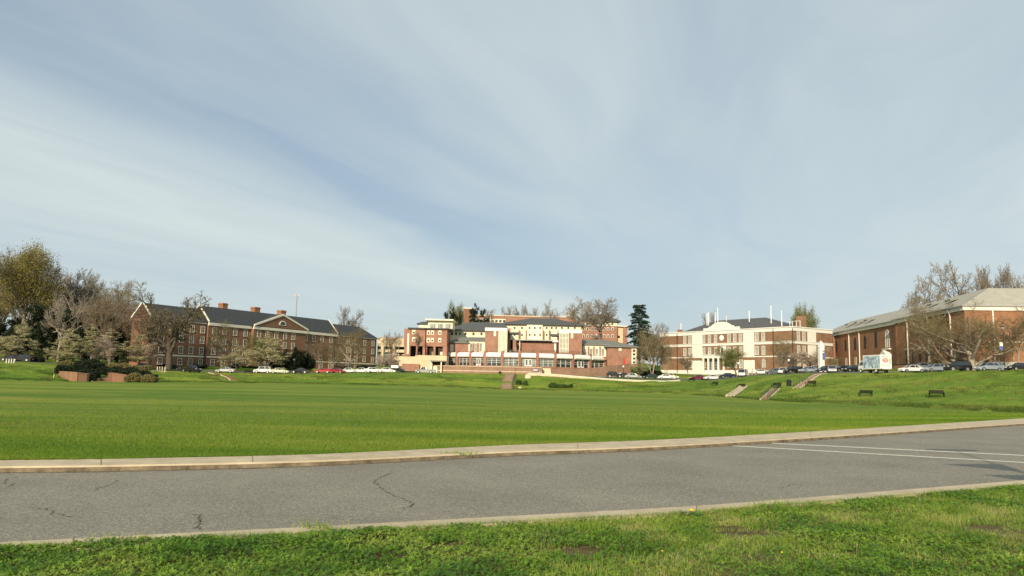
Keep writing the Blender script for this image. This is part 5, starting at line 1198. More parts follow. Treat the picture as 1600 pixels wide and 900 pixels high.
def car_meshes(kind, col):
    key = (kind, col)
    if key in _cc: return _cc[key]
    c = CARS[kind]; L, W, h = c['L'], c['W'], c['wr']; out = {}
    # lower body: side outline with wheel arches, three rings across for tumblehome
    top = [(x*L, z) for x, z in c['hood']]; bot = []
    for wx in sorted(c['wh'], reverse=True):
        cx = wx*L; ra = h+.07
        bot += [(cx+ra*math.cos(a), max(.22, h+ra*math.sin(a))) for a in [i*math.pi/7 for i in range(8)]]
    outl = [(0,.30)] + top + [(L,.30)] + [(L-.1,.22)] + bot + [(.1,.22)]
    n = len(outl); rings = []
    for y, ins in ((-W/2+.10,.05),(-W/2,.0),(W/2,.0),(W/2-.10,.05)):
        rings.append([(min(max(x,ins),L-ins) - L/2, y, z-(ins*1.1 if z > .8 and ins else 0)+(0)) for x, z in outl])
    # order: the belt is narrower
    vs = []
    ys = [(-W/2+.07, True), (-W/2, False), (W/2, False), (W/2-.07, True)]
    def bev(x, z, on):
        if on: return x, z
        return x, z if z < .5 else z-.06
    for (y, on) in ys: vs += [(bev(x,z,on)[0]-L/2, y, bev(x,z,on)[1]) for x, z in outl]
    fs = []
    for r_ in range(3):
        for i in range(n): fs.append((r_*n+i, r_*n+(i+1)%n, (r_+1)*n+(i+1)%n, (r_+1)*n+i))
    fs += [tuple(range(n-1,-1,-1)), tuple(range(3*n,4*n))]
    mb = MB().add(vs, fs); out['body'] = mb.mesh('body')
    # cabin: glass volume + roof + pillars
    cab = [(x*L-L/2, z) for x, z in c['cab']]; (xa,za),(xb,zb),(xc,zc),(xd,zd) = cab; w0, w1 = W/2-.10, W/2-.26
    g = MB().add([(xa,-w0,za-.02),(xd,-w0,zd-.02),(xd,w0,zd-.02),(xa,w0,za-.02),(xb,-w1,zb),(xc,-w1,zc),(xc,w1,zc),(xb,w1,zb)],[(0,1,5,4),(1,2,6,5),(2,3,7,6),(3,0,4,7),(4,5,6,7)])
    out['windows'] = g.mesh('windows')
    r_ = MB().add([(xb-.06,-w1-.015,zb-.01),(xc+.08,-w1-.015,zc-.01),(xc+.08,w1+.015,zc-.01),(xb-.06,w1+.015,zb-.01),(xb+.12,-w1+.12,zb+.055),(xc-.12,-w1+.12,zc+.055),(xc-.12,w1-.12,zc+.055),(xb+.12,w1-.12,zb+.055)],[(0,3,2,1),(4,5,6,7),(0,1,5,4),(1,2,6,5),(2,3,7,6),(3,0,4,7)])
    for sg in (-1,1):
        for (p, q) in (((xa,za),(xb,zb)),((xd,zd),(xc,zc)),((xa*.45+xd*.55,(za+zd)/2),(xb*.5+xc*.5,(zb+zc)/2)),((xa*.12+xd*.88,(za+zd)/2),(xb*.08+xc*.92,(zb+zc)/2))):
            r_.tube((p[0],sg*(w0+.005),p[1]),(q[0],sg*(w1+.005),q[1]),.045,.04,4)
    out['roof'] = r_.mesh('roof')
    wm = MB(); rm = MB(); rr = h
    def cylY(mb, r, y0, y1, k=14):
        mb.add([(r*math.cos(a*2*math.pi/k), y, r*math.sin(a*2*math.pi/k)) for y in (y0,y1) for a in range(k)], [(i,(i+1)%k,(i+1)%k+k,i+k) for i in range(k)]+[tuple(range(k-1,-1,-1)),tuple(range(k,2*k))])
    cylY(wm, rr, -.11, .11); cylY(rm, rr*.66, -.125, .125); out['tyre'] = wm.mesh('tyre'); out['rim'] = rm.mesh('rim')
    out['headlight'] = MB().box(-.04,.06,-.19,.19,-.07,.07).mesh('headlight'); out['taillight'] = MB().box(-.05,.04,-.13,.13,-.10,.10).mesh('taillight')
    out['bumper'] = MB().box(-L/2-.05,-L/2+.05,-W/2+.12,W/2-.12,.28,.46).mesh('bumper'); out['bumperr'] = MB().box(L/2-.05,L/2+.05,-W/2+.12,W/2-.12,.30,.48).mesh('bumper')
    out['plate'] = MB().box(L/2-.01,L/2+.055,-.2,.2,.55,.68).mesh('number_plate')
    if kind == 'jeep': 
        m2 = MB(); m2.add([(.0+x,(.36)*math.cos(a*.449),(.36)*math.sin(a*.449)) for x in (0,.22) for a in range(14)], [(i,(i+1)%14,(i+1)%14+14,i+14) for i in range(14)]+[tuple(range(13,-1,-1)),tuple(range(14,28))]); out['spare'] = m2.mesh('spare_wheel')
        m3 = MB(); m3.add([(.23,(.22)*math.cos(a*.449),(.22)*math.sin(a*.449)) for a in range(14)],[tuple(range(14))]); out['spare_rim'] = m3.mesh('rim')
    pm = paint(*col) 
    mats = dict(body=pm, windows=M['cglass'], roof=pm, tyre=M['tyre'], rim=M['rim'], headlight=M['lampw'], taillight=M['lampr'], bumper=M['black'] if kind in ('jeep','pickup') else pm, bumperr=M['black'] if kind in ('jeep','pickup') else pm, plate=M['white'], spare=M['tyre'], spare_rim=M['rim'])
    for k, v in out.items(): v.materials.append(mats[k])
    _cc[key] = out; return out
def car(kind, u, Y, yaw, col, label, group='parked cars around the green', name=None, v=585):
    g = G(u, Y, v); c = CARS[kind]; ms = car_meshes(kind, col); L, W = c['L'], c['W']
    t = empty(name or {'suv':'parked_suv','pickup':'pickup_truck','jeep':'off_road_car','van':'parked_van'}.get(kind,'parked_car'), (g.x, g.y, g.z+.02), R(yaw)); tag(t, label, {'suv':'car','pickup':'pickup truck','van':'van'}.get(kind,'car'), group)
    b = link('body', ms['body'], None, t); link('windows', ms['windows'], None, t); link('roof', ms['roof'], None, t)
    for f in c['wh']:
        for sg in (-1, 1):
            wl = link('wheel', ms['tyre'], None, t); wl.location = (f*L-L/2, sg*(W/2-.10), c['wr']); link('rim', ms['rim'], None, wl)
    hz = c['hood'][1][1]-.10
    for sg in (-1,1):
        o = link('headlight', ms['headlight'], None, t); o.location = (-L/2+.0, sg*(W/2-.32), hz); o = link('taillight', ms['taillight'], None, t); o.location = (L/2-.02, sg*(W/2-.24), c['hood'][-2][1]-.14)
    link('bumper', ms['bumper'], None, t); link('bumper', ms['bumperr'], None, t); link('number_plate', ms['plate'], None, t)
    if 'spare' in ms: o = link('spare_wheel', ms['spare'], None, t); o.location = (L/2, .1, 1.0); link('rim', ms['spare_rim'], None, o)
    return t
WHT=('white',(.75,.74,.70)); CRM=('cream',(.70,.64,.48)); BLK=('black',(.012,.012,.014)); RED=('red',(.42,.015,.02)); DRD=('dark_red',(.26,.012,.02)); SIL=('silver',(.50,.51,.50),.4); GRY=('grey',(.33,.34,.33),.4); LBL=('light_blue',(.36,.43,.48),.4); DGN=('dark_green',(.015,.04,.03)); MAR=('maroon',(.13,.015,.02)); NVY=('navy',(.02,.03,.06)); BGR=('blue_grey',(.18,.23,.27),.4)
# front of each model points to local -x; yaw 0 -> faces left in the picture
car('sedan', 16, 188, 5, BLK, 'left of two dark cars parked at the far left edge'); car('suv', 34, 188, 0, BLK, 'right of two dark cars parked at the far left, taller one')
car('sedan', 221, 196, 70, SIL, 'pale car half hidden behind the long dark hedge'); car('sedan', 268, 199, 10, DGN, 'low dark green car right of the cream bollards')
car('pickup', 298, 190, 150, BLK, 'black pickup truck right of the oak tree'); car('sedan', 352, 198, 2, SIL, 'pale silver car beside the left small stairs')
car('suv', 411, 203, 0, WHT, 'white suv under the wide blossom tree'); car('sedan', 436.5, 203, 180, CRM, 'cream sedan right behind the white suv'); car('sedan', 469, 206, 0, BLK, 'black sedan in front of the dark evergreens')
car('coupe', 504.5, 209, 0, RED, 'bright red coupe in front of the brick dormitory'); car('hatch', 526.5, 209, 165, DRD, 'dark red hatchback right of the bright red coupe')
car('sedan', 542.5, 211, 20, WHT, 'white car next to the dark red hatchback, first of four whites'); car('sedan', 563.5, 211, 5, WHT, 'second white sedan in the row of four white cars'); car('hatch', 584.5, 212, 170, WHT, 'third white car in the row of four white cars'); car('sedan', 604.5, 212, 175, WHT, 'rightmost white car under the pinkish blossom tree')
car('sedan', 622, 226, 160, BGR, 'blue grey car partly hidden behind the signboard'); car('pickup', 664.5, 211, 0, GRY, 'grey pickup truck below the peach retaining wall')
car('suv', 960, 224, 175, BLK, 'black suv at the left end of the row by the white wall'); car('sedan', 975, 228, 160, BLK, 'black car tucked behind the black suv'); car('sedan', 989, 222, 178, SIL, 'silver sedan behind the white wall below the cream tree')
car('sedan', 1018, 222, 3, DGN, 'dark green sedan left of the white sedan by the wall'); car('sedan', 1041, 221, 175, WHT, 'white sedan at the right end of the white wall'); car('sedan', 1048, 226, 165, CRM, 'cream car tucked behind the white sedan at the wall end')
car('sedan', 1091, 216, 5, MAR, 'maroon sedan below the left half of the white banded hall'); car('sedan', 1113, 214, 5, WHT, 'white sedan right of the maroon one'); car('sedan', 1136, 213, 5, NVY, 'navy sedan right of the white one before the portico'); car('van', 1161, 206, 60, WHT, 'white van near the two standing people')
car('sedan', 1187, 204, 10, WHT, 'low white car behind the two standing people'); car('sedan', 1211, 196, 10, BGR, 'blue grey sedan left of the street lamp'); car('hatch', 1224, 190, 60, WHT, 'small white car beside the street lamp')
car('suv', 1240, 187, 15, BLK, 'black suv below the bare tree'); car('sedan', 1264, 180, 15, LBL, 'teal blue sedan under the pinkish blossom tree'); car('hatch', 1274, 186, 40, WHT, 'white hatchback under the blossom tree beside the white pillar')
car('sedan', 1291, 173, 20, NVY, 'dark blue sedan just right of the white pillar'); car('hatch', 1300, 168, 70, SIL, 'silver hatchback beside the dark blue sedan'); car('sedan', 1316, 170, 15, BLK, 'left of two black sedans before the orange brick wall'); car('sedan', 1333, 166, 15, BLK, 'right of two black sedans, next to the box truck')
car('sedan', 1425, 149, 3, WHT, 'white sedan right of the box truck'); car('hatch', 1462, 143, 5, LBL, 'light blue hatchback left of the black jeep'); car('jeep', 1497, 138, 2, BLK, 'black boxy off road car with spare wheel under the sprawling tree')
car('sedan', 1441, 156, 5, WHT, 'white car mostly hidden behind the front white sedan'); car('hatch', 1545, 134.5, 3, LBL, 'light blue hatchback left of the bannered lamp post'); car('sedan', 1560, 142, 5, SIL, 'silver sedan half hidden behind the light blue hatchback'); car('sedan', 1596, 131, 3, BLK, 'dark sedan cut by the right edge of the picture')

# box truck
g = G(1369, 146, 583); t = empty('box_truck', (g.x, g.y, g.z+.02), R(-83)); tag(t, 'white and blue box truck with red oval sign on its rear door', 'truck')
M['truckblue'] = mat('truck_side_graphic', (.50,.58,.60), .5, var=.9, vscale=1.4, col2=(.05,.10,.22)); M['redsign'] = mat('sign_red', (.55,.05,.05), .5); M['greensign'] = mat('sign_green', (.10,.28,.14), .5)
bx0 = MB().box(-2.4,3.2,-1.15,1.15,.75,3.45).build('cargo_box', M['white'], t)
MB().box(-2.2,3.0,-1.175,-1.152,.95,3.2).build('side_graphic', M['truckblue'], bx0)
MB().box(3.202,3.23,-1.1,1.1,.85,3.38).build('rear_door', M['white'], bx0)
k=24; MB().add([(3.25,-.12+.62*math.cos(2*math.pi*i/k),2.42+.42*math.sin(2*math.pi*i/k)) for i in range(k)],[tuple(range(k))]).build('oval_sign', M['redsign'], bx0)
MB().add([(3.262,-.12+.50*math.cos(2*math.pi*i/k),2.42+.31*math.sin(2*math.pi*i/k)) for i in range(k)]+[(3.262,-.12+.45*math.cos(2*math.pi*i/k),2.42+.26*math.sin(2*math.pi*i/k)) for i in range(k)],[(i,(i+1)%k,(i+1)%k+k,i+k) for i in range(k)]).build('oval_ring', M['white'], bx0)
MB().box(3.235,3.25,-.45,.22,2.50,2.56).box(3.262,3.275,-.40,.16,2.44,2.54).box(3.262,3.275,-.32,.08,2.30,2.38).build('oval_lettering', M['white'], bx0)
MB().box(3.235,3.25,-.9,.75,3.0,3.12).box(3.235,3.25,.68,.90,1.75,2.75).box(3.235,3.25,-.85,.85,1.42,1.5).build('green_lettering', M['greensign'], bx0)
cb = MB().add([(-4.3,-1.0,.6),(-2.45,-1.0,.6),(-2.45,1.0,.6),(-4.3,1.0,.6),(-4.25,-1.0,1.4),(-2.45,-1.0,1.4),(-2.45,1.0,1.4),(-4.25,1.0,1.4),(-3.6,-.9,2.4),(-2.45,-.9,2.45),(-2.45,.9,2.45),(-3.6,.9,2.4)],[(0,3,2,1),(0,1,5,4),(1,2,6,5),(2,3,7,6),(3,0,4,7),(4,5,9,8),(5,6,10,9),(6,7,11,10),(7,4,8,11),(8,9,10,11)]).build('cab', M['white'], t)
MB().add([(-4.20,-.85,1.48),(-4.20,.85,1.48),(-3.68,.8,2.32),(-3.68,-.8,2.32)],[(0,3,2,1)]).build('windshield', M['cglass'], cb)
for v_ in bpy.data.objects['windshield'].data.vertices: v_.co.x -= .06
MB().add([(-3.95,-1.01,1.5),(-2.7,-1.01,1.5),(-2.7,-.94,2.25),(-3.5,-.94,2.25)],[(0,1,2,3)]).build('side_window', M['cglass'], cb)
MB().box(-4.0,3.1,-.5,.5,.5,.76).build('chassis', M['black'], t)
for x in (-3.4, 1.7):
    for sg in (-1,1):
        mb = MB(); mb.add([(.46*math.cos(a*.449), yy, .46*math.sin(a*.449)) for yy in (-.15,.15) for a in range(14)], [(i,(i+1)%14,(i+1)%14+14,i+14) for i in range(14)]+[tuple(range(13,-1,-1)),tuple(range(14,28))])
        wl = mb.build('wheel', M['tyre'], t); wl.location = (x, sg*.95, .46)
        mb = MB(); mb.add([(.26*math.cos(a*.449), yy, .26*math.sin(a*.449)) for yy in (-.16,.16) for a in range(14)], [(i,(i+1)%14,(i+1)%14+14,i+14) for i in range(14)]+[tuple(range(13,-1,-1)),tuple(range(14,28))]); mb.build('rim', M['white'], wl)
for sg in (-1,1): MB().box(3.2,3.25,sg*.95-.1,sg*.95+.1,.78,.92).build('taillight', M['lampr'], t); MB().box(-4.36,-4.28,sg*.75-.15,sg*.75+.15,.95,1.15).build('headlight', M['lampw'], t)

# ------------------------------------------------------------------ benches, bin, lamps
_bm = None
def bench(u, Y, yaw, label, group='black benches on the grassy bank'):
    global _bm
    if _bm is None:
        st = MB(); bk = MB()
        for k in range(5): st.box(-.9,.9,.02+k*.095,.10+k*.095,.43,.465)
        st.box(-.86,-.80,.0,.48,.38,.43); st.box(.80,.86,.0,.48,.38,.43)
        for k in range(5):
            y0 = .50+k*.03; z0 = .48+k*.095; bk.hexa([(-.9,y0,z0),(.9,y0,z0),(.9,y0+.035,z0),(-.9,y0+.035,z0)],[(-.9,y0+.028,z0+.08),(.9,y0+.028,z0+.08),(.9,y0+.06,z0+.08),(-.9,y0+.06,z0+.08)])
        for x in (-.85,.85): bk.hexa([(x-.03,.50,.40),(x+.03,.50,.40),(x+.03,.56,.40),(x-.03,.56,.40)],[(x-.03,.66,.97),(x+.03,.66,.97),(x+.03,.72,.97),(x-.03,.72,.97)])
        def leg(x):
            q = MB(); q.hexa([(x-.035,-.04,-.03),(x+.035,-.04,-.03),(x+.035,.03,-.03),(x-.035,.03,-.03)],[(x-.035,.03,.62),(x+.035,.03,.62),(x+.035,.09,.62),(x-.035,.09,.62)])
            q.hexa([(x-.035,.56,-.03),(x+.035,.56,-.03),(x+.035,.64,-.03),(x-.035,.64,-.03)],[(x-.035,.47,.45),(x+.035,.47,.45),(x+.035,.54,.45),(x-.035,.54,.45)]); q.box(x-.04,x+.04,.0,.52,.61,.65); return q.mesh('leg')
        _bm = (st.mesh('seat'), bk.mesh('backrest'), leg(-.86), leg(.86))
        for k in _bm: k.materials.append(M['benchm'])
    g = G(u, Y, 610); t = empty('park_bench', (g.x,g.y,g.z+.03), R(yaw)); tag(t, label, 'bench', group)
    for nm, me in zip(('seat','backrest','leg','leg'), _bm): link(nm, me, None, t)
for u, Y, yw, lb in ((1079,198,-58,'farthest left bench of the row on the right bank'),(1115,181,-60,'second bench from the left on the right bank'),(1156,158,-60,'bench above the pale paved chute'),(1211,140,-62,'bench at the top of the lower brick steps'),(1265,134,-62,'bench right of the trash bin near the upper steps'),(1351,112,-45,'second bench from the right on the bank'),(1464,104,-20,'nearest bench, rightmost on the bank')):
    bench(u, Y, yw, lb)
LBG = 'dark benches atop the left bank'
for u, Y, yw, lb in ((302,182,25,'leftmost dark bench atop the left bank near the pickup'),(386,193,5,'dark bench on the left bank below the white suv'),(464,197,5,'dark bench on the left bank below the black sedan')): bench(u, Y, yw, lb, LBG)
g = G(1233, 138.5, 610); t = empty('trash_bin', g); tag(t, 'black slatted trash bin between two benches', 'trash bin')
MB().lathe([(.30,.0),(.36,.05),(.40,.95),(.42,1.0)],16).build('body', M['black'], t); MB().lathe([(.43,1.0),(.43,1.05),(.28,1.22),(.08,1.28)],16).build('lid', M['black'], t)
mb = MB()
for k in range(16): a = k/16*6.283; mb.tube((.385*math.cos(a),.385*math.sin(a),.06),(.43*math.cos(a),.43*math.sin(a),.96),.018,.018,4)
mb.build('slats', M['black'], t)
M['globe'] = mat('lamp_globe', (.8,.8,.76), .3); M['banner_red'] = mat('banner_red', (.55,.04,.03), .7); M['banner_blue'] = mat('banner_blue', (.10,.14,.34), .7)
def lamp(u, Y, vt, label, banner=None, globe='white', two=False):
    g = G(u, Y); h = P(u, vt, Y).z-g.z; t = empty('street_lamp', g); tag(t, label, 'street lamp', 'lamp posts round the green')
    MB().lathe([(.17,-.1),(.17,.25),(.10,.5),(.07,.7),(.055,h-.75),(.09,h-.7),(.09,h-.6)],10).build('post', M['black'], t)
    if globe == 'white': MB().lathe([(.10,h-.6),(.24,h-.42),(.27,h-.22),(.16,h-.02)],10).build('lamp_globe', M['globe'], t); MB().lathe([(.2,h-.02),(.08,h+.10),(.02,h+.2)],10).build('cap', M['black'], t)
    else: MB().lathe([(.12,h-.6),(.26,h-.45),(.30,h-.15)],10).build('lamp_shade', M['grey'], t); MB().lathe([(.34,h-.15),(.34,h-.08),(.12,h+.05)],10).build('cap', M['black'], t)
    if banner:
        zc_, m1, m2 = banner; ar = MB().tube((0,0,zc_),(-.75,0,zc_),.025,.025,5).tube((0,0,zc_-1.45),(-.75,0,zc_-1.45),.025,.025,5).build('bracket', M['black'], t)
        b_ = MB().box(-.74,-.12,-.012,.012,zc_-(.7 if m2 else 1.43),zc_-.03).build('banner', M[m1], t)
        if m2: MB().box(-.74,-.12,-.013,.013,zc_-1.43,zc_-.701).build('lower_panel', M[m2], b_)
    return t
lamp(1571, 138, 510, 'tall black lamp post with white and blue banner at the right', (5.2,'white','banner_blue'), 'dark')
lamp(974, 220, 571, 'short lamp post below the red banner'); lamp(1154, 204, 566, 'white globe lamp in front of the portico'); lamp(1233, 186, 561, 'white globe lamp before the brick corner', None)
lamp(812, 228, 556, 'slim lamp post left part of the arcade', None, 'dark'); lamp(796.5, 229, 548, 'slim lamp post at the top of the center stairs', None, 'dark')
lamp(537, 214, 560, 'dark lamp post behind the white cars', None, 'dark'); lamp(458, 214, 560, 'slim lamp before the dark evergreens', None, 'dark')
g = G(973, 221); h = P(973,560,221).z-g.z; t = empty('banner_pole', (g.x+.2,g.y+.5,g.z)); tag(t, 'thin pole carrying a red banner by the brick wing', 'banner'); MB().tube((0,0,-.1),(0,0,h),.05,.04,6).build('pole', M['black'], t); MB().box(.05,.65,-.01,.01,h-1.7,h-.1).build('banner', M['banner_red'], t)
# tall poles
def pole(u, Y, vt, r, label, name='utility_pole', m_='black', top=None, vb=None):
    g = G(u, Y); 
    h = P(u, vt, Y).z-g.z; t = empty(name, g); tag(t, label, 'pole'); MB().tube((0,0,-.2),(0,0,h),r,r*.8,8).build('shaft', M[m_], t)
    if top: MB().box(-top,top,-.12,.12,h-.1,h+.15).box(-top*.9,-top*.5,-.2,.2,h-.35,h-.12).box(top*.5,top*.9,-.2,.2,h-.35,h-.12).build('floodlight', M['grey'], t)
pole(520.5, 212, 528, .10, 'dark pole rising between the red cars'); pole(457, 330, 461, .28, 'tall floodlight mast above the dark dormitory roof', 'light_mast', 'grey', 1.3)
pole(606, 330, 513, .15, 'thin double headed light mast over the parking deck', 'light_mast', 'grey', .9); pole(621, 325, 519, .12, 'shorter thin light mast right of the parking deck mast', 'light_mast', 'grey', .5)
pole(599.5, 300, 523, .22, 'pale post at the right end of the dormitory', 'utility_pole', 'trim')
# white gate pillar
g = G(1284, 178); h = P(1284,532,178).z-g.z; t = empty('gate_pillar', g, R(8)); tag(t, 'tall white pillar with pointed cap and small banner', 'pillar')
MB().box(-.75,.75,-.6,.6,-.2,.9).box(-.55,.55,-.45,.45,.9,h-1.6).box(-.65,.65,-.55,.55,h-1.6,h-1.35).build('shaft', M['white'], t); MB().add([(-.5,-.45,h-1.35),(.5,-.45,h-1.35),(.5,.45,h-1.35),(-.5,.45,h-1.35),(-.3,-.28,h-.5),(.3,-.28,h-.5),(.3,.28,h-.5),(-.3,.28,h-.5),(0,0,h)],[(0,1,5,4),(1,2,6,5),(2,3,7,6),(3,0,4,7),(4,5,8),(5,6,8),(6,7,8),(7,4,8)]).build('cap', M['white'], t)
MB().box(-.05,.65,-.72,-.70,3.0,4.5).build('banner', M['banner_blue'], t); MB().lathe([(.1,4.9),(.28,5.1),(.28,5.4),(.1,5.6)],8,(.1,-.8)).build('lamp_globe', M['globe'], t)
# bollards
for i, u in enumerate((245,248.5,252.5,257)):
    g = G(u, 178+i*.6); t = MB().lathe([(.14,-.1),(.14,1.15),(.10,1.3),(.02,1.36)],10).build('bollard', M['stone']); t.location = g; tag(t, ['leftmost cream bollard of the group by the oak','second cream bollard from the left by the oak','third cream bollard from the left by the oak','rightmost cream bollard of the group by the oak'][i], 'bollard', 'cream bollards near the oak')
for i, u in enumerate((7.5,11.5,15.5,19.5)):
    g = G(u, 168+i*1.0); t = MB().lathe([(.10,-.1),(.10,.8),(.07,.92),(.02,.96)],10).build('bollard', M['white']); t.location = g; tag(t, ['leftmost white post at the left edge of the picture','second white post from the left edge','third white post from the left edge','rightmost white post of the far left group'][i], 'bollard', 'white posts at the far left')
# low white post beside planter
g = G(84,148); t = MB().lathe([(.08,-.1),(.08,.7),(.05,.78)],8).build('bollard', M['stone']); t.location = g; tag(t, 'small pale marker post at the foot of the brick planter', 'bollard')

# ------------------------------------------------------------------ walls, stairs
low_wall('garden_wall', [(lambda p: (p.x, p.y, P(1,1,1).z*0+p.z))(P(u, v, Y)) for u, v, Y in ((825,583.6,207),(860,584.5,206),(900,588,205),(950,592,204),(1000,594.6,203.5),(1040,595.6,203.5),(1062,594,205))], 0, .5, .4, 'stone', .1, 'long low cream white wall curving along the top of the center bank', 'wall', 'white')
# curved brick planter wall on the left
low_wall('planter_wall', [(lambda p: (p.x, p.y, p.z))(P(u, v, Y)) for u, v, Y in ((78,580.3,158),(88,580.4,153.5),(98,580.9,150),(110,581.6,147.5),(123,582.8,147),(136,584,148),(146,585.5,151))], 0, -1.2, .5, 'brickM', .10, 'curved salmon brick planter wall on the left bank', 'wall', 'brickPav')
low_wall('planter_wall', [(lambda p: (p.x, p.y, p.z))(P(u, v, Y)) for u, v, Y in ((171,583,153),(176,583,149.5),(196,586,149.5),(224,592,149.8))], 0, -1.2, .5, 'brickL', .10, 'darker brick wall right of the left brick steps', 'wall', 'brickM')
def stairs(c0, c1, w_, n, label, m_tread='brickPav', m_side='stone', rails=(), cheek=True, sides=(-1,1)):
    # c0 foot, c1 head (world points on the bank)
    d = Vector((c1.x-c0.x, c1.y-c0.y, 0)); L_ = d.length; d.normalize(); s_ = Vector((-d.y, d.x, 0)); t = empty('stairs', c0); tag(t, label, 'stairs')
    pts_ = [Vector((c0.x, c0.y, 0)) + d*(L_*k/n) for k in range(n+1)]; zs = [ground(p.x, p.y)-c0.z for p in pts_]; hgt = zs[-1]; mb = MB()
    for k in range(n):
        z1 = max(zs[k], zs[k+1])+.06; z0 = zs[k]-.6
        q = [d*(L_*k/n)-s_*w_/2, d*(L_*k/n)+s_*w_/2, d*(L_*(k+1)/n)+s_*w_/2, d*(L_*(k+1)/n)-s_*w_/2][::-1]
        mb.hexa([(p.x,p.y,z0) for p in q],[(p.x,p.y,z1) for p in q])
    mb.build('treads', M[m_tread], t)
    if cheek:
        for sg in sides:
            mb = MB(); o_ = s_*(sg*(w_/2+.13))
            for k in range(n):
                q = [o_-s_*.11+d*(L_*k/n), o_+s_*.11+d*(L_*k/n), o_+s_*.11+d*(L_*(k+1)/n), o_-s_*.11+d*(L_*(k+1)/n)]; zz = [zs[k],zs[k],zs[k+1],zs[k+1]]
                mb.hexa([(p.x,p.y,z-1) for p,z in zip(q,zz)][::-1],[(p.x,p.y,z+.2) for p,z in zip(q,zz)][::-1])
            mb.build('cheek_wall', M[m_side], t)
    for sg in rails:
        mb = MB(); o_ = s_*(sg*(w_/2+.05)); m_ = max(3, int(L_/2.2))
        pts = [o_+d*(L_*k/m_)+Vector((0,0,hgt*k/m_)) for k in range(m_+1)]
        for p in pts: mb.tube(p, p+Vector((0,0,1.0)), .035,.035,5)
        for hh in (.95,.55):
            mb.tube(pts[0]+Vector((0,0,hh)), pts[-1]+Vector((0,0,hh)), .035,.035,5)
        mb.build('handrail', M['black'], t)
    return t
def gp(u, v, Y): p = P(u,v,Y); p.z = ground(p.x,p.y); return p
stairs(gp(791.5,608,184), gp(793,597,193.5), 2.4, 9, 'lower flight of the pale brick stairs up the center bank', 'steps', 'brickPav', (-1,))
stairs(gp(793.3,597,194.5), gp(797.5,585,208), 2.6, 12, 'upper flight of the pale brick stairs up the center bank', 'steps', 'brickPav', (-1,))
stairs(gp(1194,626,124), gp(1213,611.5,138), .9, 11, 'lower flight of brick steps on the right bank', 'steps', 'stone', (1,-1))
stairs(gp(1245,610,133), gp(1287,586.5,155), .85, 18, 'upper flight of brick steps on the right bank', 'steps', 'stone', (1,))
stairs(gp(366,597,172.5), gp(350,587,182), 1.5, 9, 'narrow brick steps with a white edge on the left bank', 'brickL', 'stone', (), True, (1,))
stairs(gp(340,586,182), gp(331,580.5,191), 1.3, 7, 'upper narrow steps with a white edge on the left bank', 'brickL', 'stone', (), True, (1,))
stairs(gp(157,597,149), gp(172,588,157), 2.8, 8, 'brick steps with sloping salmon cheek walls beside the planter', 'brickL', 'brickPav', ())
# pale paved chute
mb = MB(); a, b = gp(1141,622,141), gp(1162,607,158); d = (b-a); dd = Vector((d.x,d.y,0)).normalized(); s_ = Vector((-dd.y,dd.x,0)); t = empty('paved_chute', a); tag(t, 'pale grey paved chute running down the right bank', 'drain')
for k in range(10):
    f0, f1 = k/10, (k+1)/10; p0 = a.lerp(b,f0); p1 = a.lerp(b,f1); p0.z = ground(p0.x,p0.y); p1.z = ground(p1.x,p1.y); p0 -= a; p1 -= a
    q = [p0-s_*.6, p0+s_*.6, p1+s_*.6, p1-s_*.6][::-1]; mb.hexa([(p.x,p.y,p.z-.3) for p in q],[(p.x,p.y,p.z+.2) for p in q])
mb.build('channel', M['concrete'], t)
for sg in (-1,1):
    mb = MB()
    for k in range(10):
        f0, f1 = k/10, (k+1)/10; p0 = a.lerp(b,f0); p1 = a.lerp(b,f1); p0.z = ground(p0.x,p0.y); p1.z = ground(p1.x,p1.y); p0 -= a; p1 -= a
        o_ = s_*sg*.7; q = [p0+o_-s_*.12, p0+o_+s_*.12, p1+o_+s_*.12, p1+o_-s_*.12][::-1]; mb.hexa([(p.x,p.y,p.z-.3) for p in q],[(p.x,p.y,p.z+.35) for p in q])
    mb.build('edging', M['stone'], t)
# railing by the lower steps
g = gp(1187,612,139)
# stone on the bank, flat stone
def rock(u, v, Y, sx, sy, sz, label, seed):
    g = gp(u, v, Y); r_ = random.Random(seed); mb = MB(); k = 12; prof = [(.0,-.3),(.95,-.3),(1.0,.15),(.92,.6),(.7,.92),(.25,1.0)]; vs = []; fs = []
    for j,(r,z) in enumerate(prof):
        for i in range(k):
            a = 2*math.pi*i/k; q = 1+r_.uniform(-.07,.07); vs.append((sx*r*q*math.copysign(abs(math.cos(a))**.6,math.cos(a)), sy*r*q*math.copysign(abs(math.sin(a))**.6,math.sin(a)), sz*z*(1+r_.uniform(-.04,.04))))
    for j in range(len(prof)-1):
        for i in range(k): fs.append((j*k+i,j*k+(i+1)%k,(j+1)*k+(i+1)%k,(j+1)*k+i))
    fs.append(tuple((len(prof)-1)*k+i for i in range(k))); mb.add(vs,fs); o = mb.build('boulder', M['stone'], None, True); o.location = g; tag(o, label, 'stone'); return o
rock(825, 592.5, 201, .85, .5, 1.15, 'cream inscribed stone slab standing on the bank right of the center stairs', 3)
rock(812.5, 606, 186, .45, .3, .3, 'small pale flat stone at the foot of the bank', 5)
# banner on the terrace wall
g = P(836.5, 578.3, 226.6); t = empty('wall_sign', g); tag(t, 'small white and blue banner hung on the terrace wall', 'sign'); MB().box(-.85,.85,-.02,.02,-.3,.3).build('panel', M['banner_blue'], t); MB().box(-.65,.65,-.035,-.022,-.14,.14).build('lettering', M['white'], t)
g = G(781, 225); t = MB().lathe([(.35,0),(.42,.1),(.45,.5),(.3,.75)],10).build('planter_pot', M['black']); t.location = g; tag(t, 'dark round planter before the striped terrace wall', 'planter')
